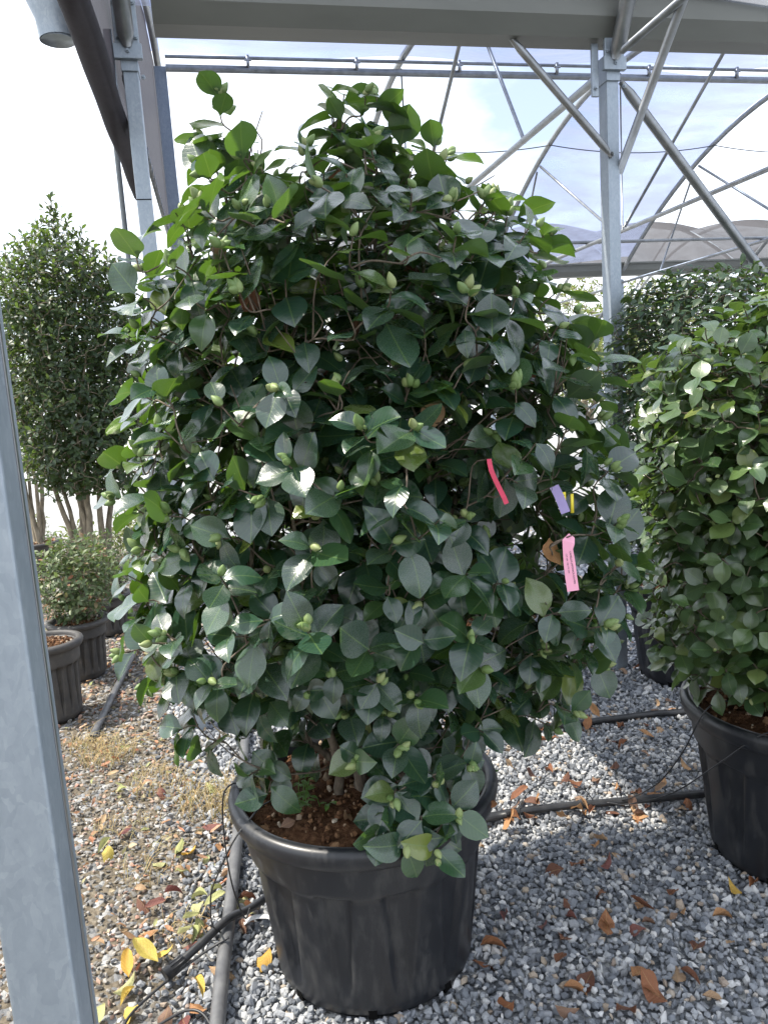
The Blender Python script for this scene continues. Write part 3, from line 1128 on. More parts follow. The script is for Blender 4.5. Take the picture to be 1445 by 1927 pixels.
def grow(root, base, tips, dirs, nstem, stem_r, spread, targets, twig_r, mat, stem_name='stem', extra=0, zsplit=.45):
    """stems from the soil fan out into the crown, every tip is joined to the nearest wood below it"""
    loc = np.array(root.location)
    nodes, nrad = [], []
    for s in range(nstem):
        t_ = targets[s % len(targets)]
        a = rng.uniform(0, 2 * np.pi)
        p0 = base + np.array([math.cos(a), math.sin(a), 0]) * spread * math.sqrt(rng.random())
        p0[2] = base[2] - .02
        t_ = np.array(t_) + rng.normal(0, .02, 3)
        m1 = p0 + (t_ - p0) * np.array([.22, .22, .35]) + rng.normal(0, .025, 3)
        m2 = p0 + (t_ - p0) * np.array([.60, .60, .70]) + rng.normal(0, .03, 3)
        P = smooth_path([p0, m1, m2, t_], 18)
        P[1:-1] += rng.normal(0, .004, (len(P) - 2, 3))
        r_ = np.linspace(stem_r * rng.uniform(.7, 1.1), twig_r * 1.3, len(P))
        b = MB()
        b.tube(P - loc, r_, 9)
        obj(stem_name, b.mesh(stem_name, mat), root)
        for q in range(3, len(P)):
            nodes.append(P[q])
            nrad.append(r_[q])
    nodes = list(nodes)
    b = MB()
    rad = np.linalg.norm((tips - base)[:, :2], axis=1) + .4 * np.abs(tips[:, 2] - base[2])
    ends = [None] * len(tips)
    for i in np.argsort(rad):
        A = np.array(nodes)
        t_ = tips[i]
        d = t_ - A
        L = np.linalg.norm(d, axis=1)
        ax = np.linalg.norm(A[:, :2] - base[:2], axis=1) - np.linalg.norm(t_[:2] - base[:2])
        cost = L + 2.2 * np.maximum(0, A[:, 2] - t_[2] + .03) + 1.5 * np.maximum(0, ax + .02) + .25 * np.maximum(0, .06 - L) * 10
        j = int(np.argmin(cost))
        p0 = A[j]
        Ln = L[j]
        c1 = p0 + (t_ - p0) * .35 + np.array([0, 0, .05 * Ln]) + rng.normal(0, .025 * Ln, 3)
        c2 = t_ - dirs[i] * min(.35 * Ln, .06) + rng.normal(0, .02 * Ln, 3)
        P = smooth_path([p0, c1, c2, t_], 12)
        r0_ = min(nrad[j] * .85, twig_r * (1.0 + 1.6 * min(Ln, .5)))
        b.tube(P - loc, np.linspace(max(r0_, twig_r * .8), twig_r * .6, len(P)), 5)
        ends[i] = P
        for q in (4, 7):
            if q < len(P):
                nodes.append(P[q])
                nrad.append(r0_ * .8)
    A = np.array(nodes)
    for _ in range(extra):          # bare side twigs
        j = rng.integers(0, len(A))
        d = rng.normal(0, 1, 3) + np.array([0, 0, .7])
        out_ = A[j] - base
        out_[2] *= .3
        d += 1.2 * out_ / (np.linalg.norm(out_) + 1e-6)
        d /= np.linalg.norm(d)
        L = rng.uniform(.06, .22)
        e_ = A[j] + d * L
        near_ = np.linalg.norm(tips - e_, axis=1) < .16
        if not near_.any() or np.linalg.norm((tips[near_] - base)[:, :2], axis=1).max() < np.linalg.norm((e_ - base)[:2]) + .05 or tips[near_][:, 2].max() < e_[2] + .03:
            continue
        P = smooth_path([A[j], A[j] + d * L * .5 + rng.normal(0, .012, 3), A[j] + d * L], 6)
        b.tube(P - loc, np.linspace(twig_r * .85, twig_r * .4, len(P)), 4)
    obj('twigs', b.mesh('twigs', mat), root, kind='stuff')
    return ends


def rosettes(tips, dirs, ends, per, lrange, back=.07, updraft=.35, theta=(50, 92), droop=.0):
    pos, ax, nm, sc = [], [], [], []
    for i in range(len(tips)):
        d = dirs[i]
        e1 = np.cross(d, [0, 0, 1.0]) if abs(d[2]) < .95 else np.array([1.0, 0, 0])
        e1 /= np.linalg.norm(e1)
        e2 = np.cross(d, e1)
        n = rng.integers(per[0], per[1] + 1)
        a0 = rng.uniform(0, 2 * np.pi)
        for q in range(n):
            a = a0 + q * 2.4 + rng.normal(0, .25)
            f_ = q / max(1, n - 1)
            r_ = e1 * math.cos(a) + e2 * math.sin(a)
            t = RAD(np.interp(1 - f_, [0, 1], [theta[0], theta[1]]) + rng.normal(0, 11))
            l_ = d * math.cos(t) + r_ * math.sin(t)
            nn = d * math.sin(t) - r_ * math.cos(t)
            l_ = l_ + np.array([0, 0, -droop * rng.random()]) + rng.normal(0, .10, 3)
            nn = nn + np.array([0, 0, updraft]) + rng.normal(0, .34, 3)
            p = tips[i] - d * back * (1 - f_) * rng.uniform(.7, 1.2)
            pos.append(p)
            ax.append(l_)
            nm.append(nn)
            sc.append(rng.uniform(*lrange) * (1 - .22 * f_ * rng.random()))
    pos, ax, nm, sc = map(np.array, (pos, ax, nm, sc))
    return pos, frames_to(ax, nm), sc


# ------------------------------------------------------------------ the large camellia
PC = np.array([.29, 1.90, 0.0])
main = obj('potted_camellia', None, loc=PC, label='tall dense camellia with large glossy leaves and fat green buds in a black fluted pot', cat='potted plant')
zsoil = make_pot(main, .345, .262, .50, seed=1)
TAB = [(2.20, -.01, .16), (2.13, -.05, .22), (2.06, -.09, .28), (1.99, -.36, .38), (1.95, -.37, .44), (1.86, -.45, .56), (1.74, -.52, .60), (1.58, -.535, .665), (1.40, -.56, .69),
       (1.22, -.60, .73), (1.08, -.60, .75), (.95, -.58, .71), (.82, -.53, .65), (.72, -.42, .52), (.62, -.30, .36)]
BF = [(.60, .30), (.80, .50), (.95, .70), (1.3, .80), (2.2, .85)]
tips, dirs = crown_tips(TAB, PC, BF, .094, 16000, inner=.16)


def extra_tip(u, w, z, d=(0, 0, 1)):
    global tips, dirs
    P = PC + R0 * u + F0 * w
    P[2] = z
    d = R0 * d[0] + F0 * d[1] + np.array([0, 0, d[2]])
    tips = np.vstack([tips, P])
    dirs = np.vstack([dirs, d / np.linalg.norm(d)])


for u, w, z, d in [(-.22, 0, 2.20, (0, 0, 1)), (-.27, .03, 2.12, (-.5, 0, 1)), (-.17, -.04, 2.10, (.4, -.3, 1)), (-.26, -.06, 2.03, (-.4, -.6, 1)), (-.20, .05, 2.06, (0, .4, 1)),
                   (.04, .0, 2.17, (0, 0, 1)), (.12, -.05, 2.16, (.3, -.2, 1)), (.19, .03, 2.13, (.5, 0, 1)), (.43, .05, 1.93, (.3, 0, 1)), (.47, -.02, 1.90, (.7, -.2, 1)), (.40, -.06, 1.92, (0, -.5, 1)),
                   (-.60, .1, 1.27, (-1, 0, .5)), (-.56, .05, 1.12, (-1, -.3, .3)), (-.58, 0, 1.02, (-1, -.4, .2)), (-.52, -.05, .80, (-1, -.5, .1)), (-.44, -.12, .71, (-1, -.6, .0)), (-.38, -.14, .66, (-1, -.5, -.2)),
                   (-.26, -.20, .62, (-.7, -1, .0)), (-.22, -.20, .57, (-.2, -1, -.2)), (.70, 0, 1.10, (1, -.2, .2)), (.71, -.08, 1.04, (1, -.5, .2)), (.66, -.1, .93, (1, -.5, 0)), (.60, -.1, .80, (1, -.6, 0)), (.52, -.16, .71, (1, -.7, -.2)),
                   (.48, -.1, .65, (1, -.6, -.3)), (.08, -.30, .60, (-.3, -1, -.1)), (.14, -.34, .56, (0, -1, .1)), (.10, -.36, .51, (.1, -1, -.1)), (.17, -.36, .50, (.2, -1, 0)), (.22, -.32, .56, (.5, -1, 0)), (.05, -.33, .53, (-.4, -1, 0)),
                   (.18, -.30, .63, (.2, -1, .2)), (.26, -.26, .64, (.5, -1, .1)), (.0, -.28, .68, (-.3, -1, .2)), (.10, -.30, .72, (0, -1, .3)), (.30, -.22, .70, (.6, -1, .2))]:
    extra_tip(u, w, z, d)
targets = []
for a in np.linspace(0, 2 * np.pi, 8)[:-1]:
    targets.append(PC + R0 * .36 * math.cos(a) + F0 * .30 * math.sin(a) + np.array([0, 0, 1.45 + .2 * math.sin(a * 2.3)]))
targets += [PC + R0 * .10 + np.array([0, 0, 2.02]), PC - R0 * .22 + np.array([0, 0, 2.05]), PC + R0 * .36 + np.array([0, 0, 1.78]), PC - R0 * .40 + np.array([0, 0, 1.12]), PC + R0 * .46 - F0 * .1 + np.array([0, 0, 1.05]),
            PC + R0 * .02 - F0 * .25 + np.array([0, 0, 1.0]), PC - R0 * .2 - F0 * .22 + np.array([0, 0, 1.25]), PC + R0 * .12 - F0 * .26 + np.array([0, 0, .66])]


def view_point(px, py, depth):
    return CAM_POS + (CRT * (px - 722.5) / 1448 - CUP * (py - 963.5) / 1448 + _fw) * depth


# twigs without leaves that carry the tags; shoots do not crowd in front of them
ANCHOR = [view_point(1075, 1008, 1.60), view_point(920, 864, 1.55), view_point(1042, 915, 1.66)]
rel = tips - CAM_POS
dz_ = rel @ _fw
tx, ty = 722.5 + 1448 * (rel @ CRT) / dz_, 963.5 - 1448 * (rel @ CUP) / dz_
keep = np.ones(len(tips), bool)
for x0, x1, y0, y1, dd in ((1035, 1110, 985, 1110, 1.64), (895, 970, 850, 950, 1.58), (1030, 1085, 905, 965, 1.68)):
    keep &= ~((tx > x0 - 22) & (tx < x1 + 22) & (ty > y0 - 25) & (ty < y1 + 25) & (dz_ < dd))
tips, dirs = tips[keep], dirs[keep]
base = PC + np.array([0, 0, zsoil + .01])
N_T = len(tips)
tips = np.vstack([tips, ANCHOR])
dirs = np.vstack([dirs, [[.6, -.6, .3], [.2, -.9, .2], [.6, -.6, .3]]])
ends = grow(main, base, tips, dirs, len(targets), .013, .17, targets, .0028, MAT['bark'], extra=1000)
tips, dirs = tips[:N_T], dirs[:N_T]
pos, Rm, sc = rosettes(tips, dirs, ends, (5, 8), (.066, .112), back=.095, droop=.30, updraft=1.05)
leaves_out(main, pos, Rm, sc, BROAD, MAT['leaf'], 300)
N_MAIN = len(pos)
# flower buds at many of the shoot tips
BP, BA, BS = [], [], []
for i in range(len(tips)):
    if rng.random() < .66:
        for q in range(rng.integers(1, 5)):
            a = dirs[i] + rng.normal(0, .55, 3)
            BP.append(tips[i] + dirs[i] * .007 + rng.normal(0, .005, 3))
            BA.append(a)
            BS.append(rng.uniform(.022, .032))
buds_out(main, np.array(BP), np.array(BA), np.array(BS), 260)
# a few dead leaves caught in the twigs
sel = rng.choice(len(tips), 26, replace=False)
dl = [fast_mesh('dead_leaf', V, [Q], uv=UV, mats=[MAT['dead']]) for V, Q, UV in BROAD[1:4]]
for i in sel:
    o = obj('dead_leaf', dl[rng.integers(0, 3)], main)
    p = PC + (tips[i] - PC) * np.array([.78, .78, .97])
    fr = frames_to(np.array([[rng.normal(0, .4), rng.normal(0, .4), -1.0]]), rng.normal(0, 1, (1, 3)))[0] * rng.uniform(.055, .08)
    m_ = Matrix.Identity(4)
    for a in range(3):
        for c in range(3):
            m_[a][c] = fr[a, c]
        m_[a][3] = p[a] - PC[a]
    o.matrix_basis = m_


# ------------------------------------------------------------------ further camellias
def camellia(label, loc, pot, tab, bf, mind, tries, lr, per, mat, templ, nobj, nst, buds, tw=.0028, seed=2, twist=.3, extra=60, name='potted_camellia'):
    root = obj(name, None, loc=loc, label=label, cat='potted plant')
    zs_ = make_pot(root, *pot, seed=seed, detail=True)
    loc = np.array(loc)
    tp, dr = crown_tips(tab, loc, bf, mind, tries, inner=.12, margin=.04)
    zmin, zmax = min(t[0] for t in tab), max(t[0] for t in tab)
    wmax = max(t[2] - t[1] for t in tab) / 2
    tg = [loc + R0 * wmax * .6 * math.cos(a) + F0 * wmax * .5 * math.sin(a) + np.array([0, 0, zmin + (zmax - zmin) * rng.uniform(.5, .85)]) for a in np.linspace(0, 6.28, nst + 1)[:-1]]
    base = loc + np.array([0, 0, zs_ + .01])
    en = grow(root, base, tp, dr, nst, .016, .12, tg, tw, MAT['bark'], extra=extra)
    p, R_, s = rosettes(tp, dr, en, per, lr, back=.05, droop=.25, updraft=.95)
    leaves_out(root, p, R_, s, templ, MAT[mat], nobj)
    BP, BA, BS = [], [], []
    for i in range(len(tp)):
        if rng.random() < buds:
            for q in range(rng.integers(1, 3)):
                BP.append(tp[i] + rng.normal(0, .005, 3))
                BA.append(dr[i] + rng.normal(0, .45, 3))
                BS.append(rng.uniform(.014, .020))
    buds_out(root, np.array(BP), np.array(BA), np.array(BS), 70)
    return root


c2 = camellia('broad bushy camellia with paler leaves, dead leaves on the soil of its pot', (1.67, 1.93, 0), (.345, .262, .50),
              [(.56, -.36, .34), (.66, -.48, .46), (.85, -.50, .52), (1.1, -.52, .55), (1.35, -.52, .56), (1.52, -.50, .55), (1.64, -.34, .50), (1.74, -.14, .34)],
              [(.5, .6), (.8, .85), (1.7, .9)], .068, 18000, (.054, .084), (4, 6), 'leaf2', BROAD, 300, 9, .4, seed=3)
c3 = camellia('small-leaved camellia in a black pot behind the slim post', (2.24, 3.34, 0), (.345, .262, .50),
              [(.60, -.32, .32), (.8, -.40, .42), (1.1, -.42, .46), (1.5, -.44, .50), (1.75, -.42, .50), (1.88, -.34, .44), (1.97, -.12, .34)],
              [(.5, .8), (1.9, .9)], .056, 18000, (.040, .062), (5, 7), 'leaf3', MID, 300, 8, .15, seed=4, tw=.0024)
c4 = camellia('dark camellia in a black pot half hidden behind the tall dense camellia', (1.16, 3.45, 0), (.30, .235, .42),
              [(.55, -.22, .20), (.75, -.32, .22), (1.0, -.34, .18), (1.2, -.24, .10), (1.35, -.10, .04)], [(.5, .8), (1.9, .9)], .085, 3500, (.05, .075), (4, 6), 'leaf', BROAD, 60, 5, .1, seed=5, extra=20)

# ------------------------------------------------------------------ the left side: multi-stemmed shrub and small pots
def shrub(name, label, cat, loc, tab, bf, mind, tries, lr, per, mat, nobj, nst, stem_r, zb, pot=None, lean=1.0, tw=.003, spread=.08, templ=None, group=None, bark='treebark', tfac=(.35, .7)):
    root = obj(name, None, loc=loc, label=label, cat=cat, group=group)
    loc = np.array(loc, float)
    if pot:
        zb = make_pot(root, *pot, mat='potworn', flutes=18, holes=False, seed=rng.integers(1, 90), detail=True)
    tp, dr = crown_tips(tab, loc, bf, mind, tries, inner=.45, margin=.02)
    zmin, zmax = min(t[0] for t in tab), max(t[0] for t in tab)
    wmax = max(t[2] - t[1] for t in tab) / 2
    tg = [loc + R0 * wmax * .75 * math.cos(a) + F0 * wmax * .7 * math.sin(a) + np.array([0, 0, zmin + (zmax - zmin) * rng.uniform(*tfac)]) for a in np.linspace(.4, 6.68, nst + 1)[:-1]]
    base = loc + np.array([0, 0, zb])
    en = grow(root, base, tp, dr, nst, stem_r, spread, tg, tw, MAT[bark], stem_name='trunk' if cat == 'shrub' else 'stem', extra=30)
    p, R_, s = rosettes(tp, dr, en, per, lr, back=.10, droop=.2, theta=(25, 80))
    leaves_out(root, p, R_, s, templ or SMALL, MAT[mat], nobj)
    return root


shrub('large_shrub', 'tall airy multi-stemmed shrub with small leaves and pale bare trunks', 'shrub', (-1.0, 6.0, 0),
      [(.95, -.30, .40), (1.15, -.46, .54), (1.6, -.52, .60), (2.0, -.50, .60), (2.3, -.50, .54), (2.5, -.46, .46), (2.62, -.40, .38), (2.70, -.30, .28), (2.78, -.16, .20), (2.90, -.08, .10), (3.0, -.04, .05)],
      [(1, .9), (3, .9)], .066, 22000, (.042, .066), (6, 10), 'treeleaf', 300, 9, .030, .30, pot=(.22, .17, .34), tw=.0035, spread=.10)
shrub('large_shrub', 'second airy shrub standing behind the first, partly hidden by the broad near post', 'shrub', (-1.75, 7.6, 0),
      [(1.0, -.30, .34), (1.4, -.5, .55), (2.0, -.55, .58), (2.6, -.45, .45), (2.9, -.2, .2)], [(1, .9), (3, .9)], .10, 6000, (.035, .055), (6, 9), 'treeleaf', 60, 6, .028, .30, pot=(.22, .17, .34), tw=.0035)
shrub('potted_shrub', 'low shrub with pale variegated leaves in a scuffed dark pot', 'potted plant', (-.885, 4.56, 0),
      [(.34, -.12, .14), (.45, -.22, .24), (.60, -.26, .27), (.72, -.22, .22), (.84, -.08, .10)], [(.3, .95), (.9, .95)], .048, 5000, (.032, .052), (5, 8), 'bushleaf', 200, 7, .008, .3, pot=(.165, .125, .335), tw=.002, spread=.03)
shrub('potted_shrub', 'low green shrub in a scuffed pot behind the variegated one', 'potted plant', (-.86, 5.42, 0),
      [(.30, -.12, .14), (.45, -.24, .24), (.58, -.22, .22), (.68, -.08, .10)], [(.3, .95), (.9, .95)], .055, 3000, (.03, .05), (5, 8), 'bushleaf', 60, 6, .008, .25, pot=(.165, .135, .27), tw=.002, spread=.03)
root = obj('soil_pot', None, loc=(-.93, 3.96, 0), label='empty scuffed pot filled with dry bark-brown soil beside the variegated shrub', cat='pot')
make_pot(root, .165, .13, .40, mat='potworn', flutes=18, holes=False, seed=12)
for (x, y, h, w_) in ((-1.45, 7.9, .42, .35), (-2.3, 9.2, .5, .4), (-.95, 8.3, .45, .35)):
    shrub('low_bush', 'low yellow-green bush growing by the pale track behind the pots', 'bush', (x, y, 0),
          [(.08, -w_ * .6, w_ * .6), (h * .4, -w_, w_), (h * .8, -w_ * .8, w_ * .8), (h, -w_ * .3, w_ * .3)], [(0, .9), (3, .9)], .09, 3500, (.05, .08), (5, 8), 'hedgeleaf', 0, 5, .01, .0, tw=.004, spread=.15, templ=TINY, group='yellow-green bushes by the track')
for i_, (x, y, h, w_) in enumerate(((13.2, 26, 5.2, 2.6), (17.5, 29, 5.6, 2.8), (-9.5, 34, 3.0, 2.2), (8.5, 30, 5.0, 2.6), (3.5, 32, 3.6, 2.6), (-2, 38, 3.4, 2.6))):
    shrub('distant_tree', 'rounded pale green tree far beyond the greenhouse', 'tree', (x, y, 0),
          [(.7, -w_ * .5, w_ * .5), (h * .4, -w_, w_), (h * .75, -w_ * .8, w_ * .8), (h, -w_ * .2, w_ * .2)], [(0, .9), (9, .9)], .34, 2600, (.16, .26), (6, 9), 'hedgeleaf', 0, 5, .07, .0, tw=.018, spread=.1, templ=TINY, group='pale trees beyond the greenhouse')


# ================================================================== GRAVEL AND SMALL THINGS
def in_pots(x, y, grow_=0.0):
    bad = np.zeros(len(x), bool)
    for cx, cy, r in ((.29, 1.90, .255), (1.67, 1.93, .255), (2.24, 3.34, .255), (1.16, 3.45, .228), (-.885, 4.56, .12), (-.93, 3.96, .125), (-.86, 5.42, .13)):
        bad |= (x - cx) ** 2 + (y - cy) ** 2 < (r + grow_) ** 2
    return bad


def left_edge(y):
    return -.16 - .03 * y + .07 * np.sin(y * 3.1) + .05 * np.sin(y * 7.7 + 1)


def scatter(x0, x1, y0, y1, s):
    gx, gy = np.meshgrid(np.arange(x0, x1, s), np.arange(y0, y1, s * .92), indexing='ij')
    gx = gx.ravel() + rng.uniform(-.55, .55, gx.size) * s
    gy = gy.ravel() + rng.uniform(-.55, .55, gy.size) * s
    return gx, gy


P, S = [], []
for x0, x1, y0, y1, s in ((-.75, 2.5, .95, 3.1, .0165), (-.4, 3.9, 3.1, 5.0, .0215), (-.6, 5.0, 5.0, 8.5, .040)):
    x, y = scatter(x0, x1, y0, y1, s)
    k_ = ~in_pots(x, y)
    edge_p = 1 / (1 + np.exp(-(x - left_edge(y)) / .05))
    k_ &= rng.random(len(x)) < edge_p
    x, y = x[k_], y[k_]
    sz = s * rng.uniform(.42, .86, len(x)) * (1 + .35 * (rng.random(len(x)) < .08))
    P.append(np.stack([x, y, rng.uniform(-.006, .004, len(x)) + .006 * hash_noise(x, y, 2.3)], 1))
    S.append(sz)
stones_mesh('gravel', np.concatenate(P), np.concatenate(S), MAT['stone'], label='loose blue-grey crushed stone gravel', cat='gravel')
P, S = [], []
for x0, x1, y0, y1, s in ((-1.5, .1, .95, 3.6, .0175), (-2.2, .1, 3.6, 6.5, .030)):
    x, y = scatter(x0, x1, y0, y1, s)
    k_ = ~in_pots(x, y) & (x < left_edge(y) + .06) & (rng.random(len(x)) < .72)
    x, y = x[k_], y[k_]
    P.append(np.stack([x, y, rng.uniform(-.011, -.003, len(x)) + .006 * hash_noise(x, y, 2.3)], 1))
    S.append(s * rng.uniform(.26, .62, len(x)))
stones_mesh('grit', np.concatenate(P), np.concatenate(S), MAT['grit'], flat=.5, label='fine brown grit and broken brick trodden into the earth', cat='grit')

# leaf litter too small to pick apart, on the left
FLAT = [leaf_template(.5, .5, .35, .05, .4, 5, 3), leaf_template(.42, .8, -.3, .05, -.5, 5, 3), leaf_template(.35, .3, .6, .08, .8, 5, 3)]
n = 2300
x = rng.uniform(-1.7, -.12, n)
y = 2.0 + 4.6 * rng.random(n) ** .8
k_ = ~in_pots(x, y, .02) & (x < left_edge(y) + .12)
x, y = x[k_], y[k_]
n = len(x)
pos = np.stack([x, y, np.full(n, .006)], 1)
ax = np.stack([rng.normal(size=n), rng.normal(size=n), rng.normal(0, .18, n)], 1)
Rl = frames_to(ax, np.array([0, 0, 1.0]) + rng.normal(0, .35, (n, 3)))
sc_ = rng.uniform(.016, .046, n)
Vs, Fs, Us, Rs, off = [], [], [], [], 0
tv = rng.integers(0, 3, n)
for q, (V, Q, UV) in enumerate(FLAT):
    s = np.nonzero(tv == q)[0]
    Vs.append((np.einsum('nij,vj->nvi', Rl[s] * sc_[s][:, None, None], V) + pos[s][:, None]).reshape(-1, 3))
    Fs.append((Q[None] + (np.arange(len(s)) * len(V))[:, None, None] + off).reshape(-1, 4))
    Us.append(np.tile(UV, (len(s), 1)))
    Rs.append(np.repeat(rng.random(len(s)), len(V)))
    off += len(s) * len(V)
obj('leaf_litter', fast_mesh('leaf_litter', np.concatenate(Vs), [np.concatenate(Fs)], uv=np.concatenate(Us), rnd=np.concatenate(Rs), mats=[MAT['litter']]), kind='stuff',
    label='crumbled dry leaf litter strewn over the trodden earth', cat='leaf litter')

# dry grass
b = MB()
for cx, cy, cnt, rad, hh in ((-.16, 2.82, 190, .13, .13), (-.05, 2.72, 120, .08, .12), (-.36, 3.05, 120, .14, .09), (-.60, 3.38, 150, .12, .12), (-.72, 3.52, 70, .08, .10), (-.34, 2.48, 60, .12, .06), (-.45, 2.75, 80, .14, .05), (-.25, 2.12, 40, .07, .05)):
    for _ in range(cnt):
        a, rr = rng.uniform(0, 6.28), rad * math.sqrt(rng.random())
        p0 = np.array([cx + rr * math.cos(a), cy + rr * math.sin(a), -.004])
        d = np.array([rng.normal(), rng.normal(), 0]) * .6
        h_ = hh * rng.uniform(.35, 1.0)
        p = [p0, p0 + d * h_ * .5 + [0, 0, h_ * .7], p0 + d * h_ * 1.3 + [0, 0, h_ * rng.uniform(.3, .9)]]
        b.tube(smooth_path(p, 6), [.0011, .0010, .0009, .0007, .0005, .0003][:len(smooth_path(p, 6))] if len(smooth_path(p, 6)) == 6 else .0008, 3, rng.random(), cap=False)
obj('dry_grass', b.mesh('dry_grass', MAT['straw']), kind='stuff', label='wispy tufts of straw-coloured dry grass beside the pot', cat='dry grass')


# fallen leaves, each its own thing
LEAFT = [leaf_template(.62, .5, .40, .06, .4, 8, 5), leaf_template(.52, 1.1, -.40, .05, -.5, 8, 5), leaf_template(.64, -.45, .65, .09, .7, 8, 5), leaf_template(.34, 2.2, .35, .04, .3, 8, 5)]
KINDS = {
    'dead': ('curled brown dead leaf', 'brown leaves on the gravel'),
    'redleaf': ('dark purple dead leaf', 'purple-brown leaves on the gravel'),
    'yellow': ('yellow fallen leaf', 'yellow fallen leaves'),
    'palegreen': ('wilted pale green leaf', 'wilted green leaves by the pipe')}
LM = {m_: [fast_mesh('fallen_leaf', V, [Q], uv=UV, mats=[MAT[m_]]) for V, Q, UV in LEAFT] for m_ in KINDS}


def where(x, y):
    if x < -.02:
        return 'on the trodden grit left of the thick grey pipe'
    if y < 2.12:
        return 'on the gravel between the two large pots'
    if y < 2.45:
        return 'along the hose running under the bushy camellia pot'
    if y < 2.86:
        return 'on the gravel between the two black hoses'
    if y < 3.1:
        return 'along the hose below the half hidden camellia'
    return 'on the gravel near the slim post foot'


def fallen(mt, x, y, s, ang=None, z=None, tilt=.22):
    lb, gp = KINDS[mt]
    if z is None:
        lb = ('small ' if s < .05 else '') + lb + ' ' + where(x, y)
        gp = lb
    o = obj('fallen_leaf', LM[mt][rng.integers(0, 4)], label=lb, cat='leaf', group=gp)
    a = rng.uniform(0, 6.28) if ang is None else ang
    flip = 1 if rng.random() < .6 else -1
    fr = frames_to(np.array([[math.cos(a), math.sin(a), rng.normal(0, tilt * .5)]]), np.array([[rng.normal(0, tilt), rng.normal(0, tilt), flip * 1.0]]))[0] * s
    m_ = Matrix.Identity(4)
    for q in range(3):
        for c in range(3):
            m_[q][c] = fr[q, c]
    m_.translation = Vector((x, y, (.017 if flip > 0 else .019) if z is None else z))
    o.matrix_world = m_


def ground_at(px, py):
    d = CRT * (px - 722.5) / 1448 - CUP * (py - 963.5) / 1448 + _fw
    t = -CAM_POS[2] / d[2]
    return (CAM_POS + d * t)[:2]


# survey of the larger leaves (kind, x, y, length) measured on the ground plane
SURVEY = []
for mt, pts, s in (('dead', [(1095, 1478), (1115, 1470), (1070, 1460), (1040, 1462), (1010, 1470), (1160, 1480), (1150, 1455), (1205, 1505), (1190, 1540), (1205, 1535), (1220, 1545), (1165, 1540), (1060, 1545), (1010, 1548),
                            (985, 1515), (960, 1515), (945, 1570), (940, 1545), (1130, 1585), (1150, 1615), (1120, 1605), (1060, 1645), (1075, 1640), (1140, 1690), (1060, 1700), (1200, 1722), (1230, 1722), (1150, 1745), (1145, 1770),
                            (1055, 1780), (1060, 1805), (1115, 1840), (1190, 1850), (1280, 1835), (1275, 1860), (1240, 1885), (1255, 1895), (1320, 1885), (1160, 1900), (945, 1900), (1410, 1680), (1270, 1685), (1305, 1800), (1340, 1735),
                            (1060, 1868), (1090, 1910), (1180, 1400), (1230, 1395), (1140, 1400), (1050, 1395), (1000, 1420), (1030, 1400), (1235, 1375), (1210, 1370), (1270, 1340), (1250, 1325), (1100, 1375), (1160, 1365), (970, 1455),
                            (1290, 1510), (1280, 1530), (1300, 1455), (1100, 1520), (1080, 1525), (890, 1820), (905, 1790), (1165, 1265), (1190, 1262)], (.055, .075)),
                   ('dead', [(230, 1820), (450, 1700), (455, 1740), (430, 1620), (405, 1600), (480, 1745), (490, 1715), (330, 1640), (395, 1830), (320, 1905), (360, 1900), (440, 1650), (370, 1755), (260, 1700), (300, 1760), (520, 1300), (210, 1250)], (.05, .07)),
                   ('redleaf', [(310, 1690), (272, 1718), (385, 1780), (300, 1490), (420, 1560), (1130, 1640), (1085, 1740), (950, 1745), (1020, 1760), (250, 1560), (345, 1930), (1215, 1760)], (.05, .07)),
                   ('yellow', [(295, 1805), (300, 1820), (255, 1868), (262, 1905), (355, 1617), (510, 1797), (245, 1850), (205, 1600), (370, 1850), (1395, 1690)], (.055, .085)),
                   ('palegreen', [(210, 1585), (345, 1585), (330, 1650), (215, 1880), (290, 1640), (390, 1480), (240, 1490), (470, 1690), (460, 1725), (200, 1900)], (.05, .075))):
    for p_ in pts:
        q = ground_at(*p_)
        SURVEY.append((mt, q[0], q[1], rng.uniform(*s)))
for mt, x, y, s in SURVEY:
    fallen(mt, x, y, s)
for _ in range(60):       # smaller ones between them
    x, y = rng.uniform(.35, 2.3), rng.uniform(1.3, 4.6)
    if not in_pots(np.array([x]), np.array([y]), .05)[0]:
        fallen('dead', x, y, rng.uniform(.028, .05))

for _ in range(34):       # drifts caught along the two hoses
    if rng.random() < .5:
        x = rng.uniform(.85, 1.45)
        y = np.interp(x, [.845, 1.05, 1.25, 1.45], [2.372, 2.352, 2.318, 2.288]) + rng.choice([-.035, -.05, .03, .045])
    else:
        x = rng.uniform(.95, 1.85)
        y = np.interp(x, [1.02, 1.25, 1.5, 1.75], [3.0, 2.965, 2.94, 2.925]) + rng.choice([-.04, -.055, .03, .05])
    fallen('dead', x, y + rng.normal(0, .012), rng.uniform(.04, .065), tilt=.4)
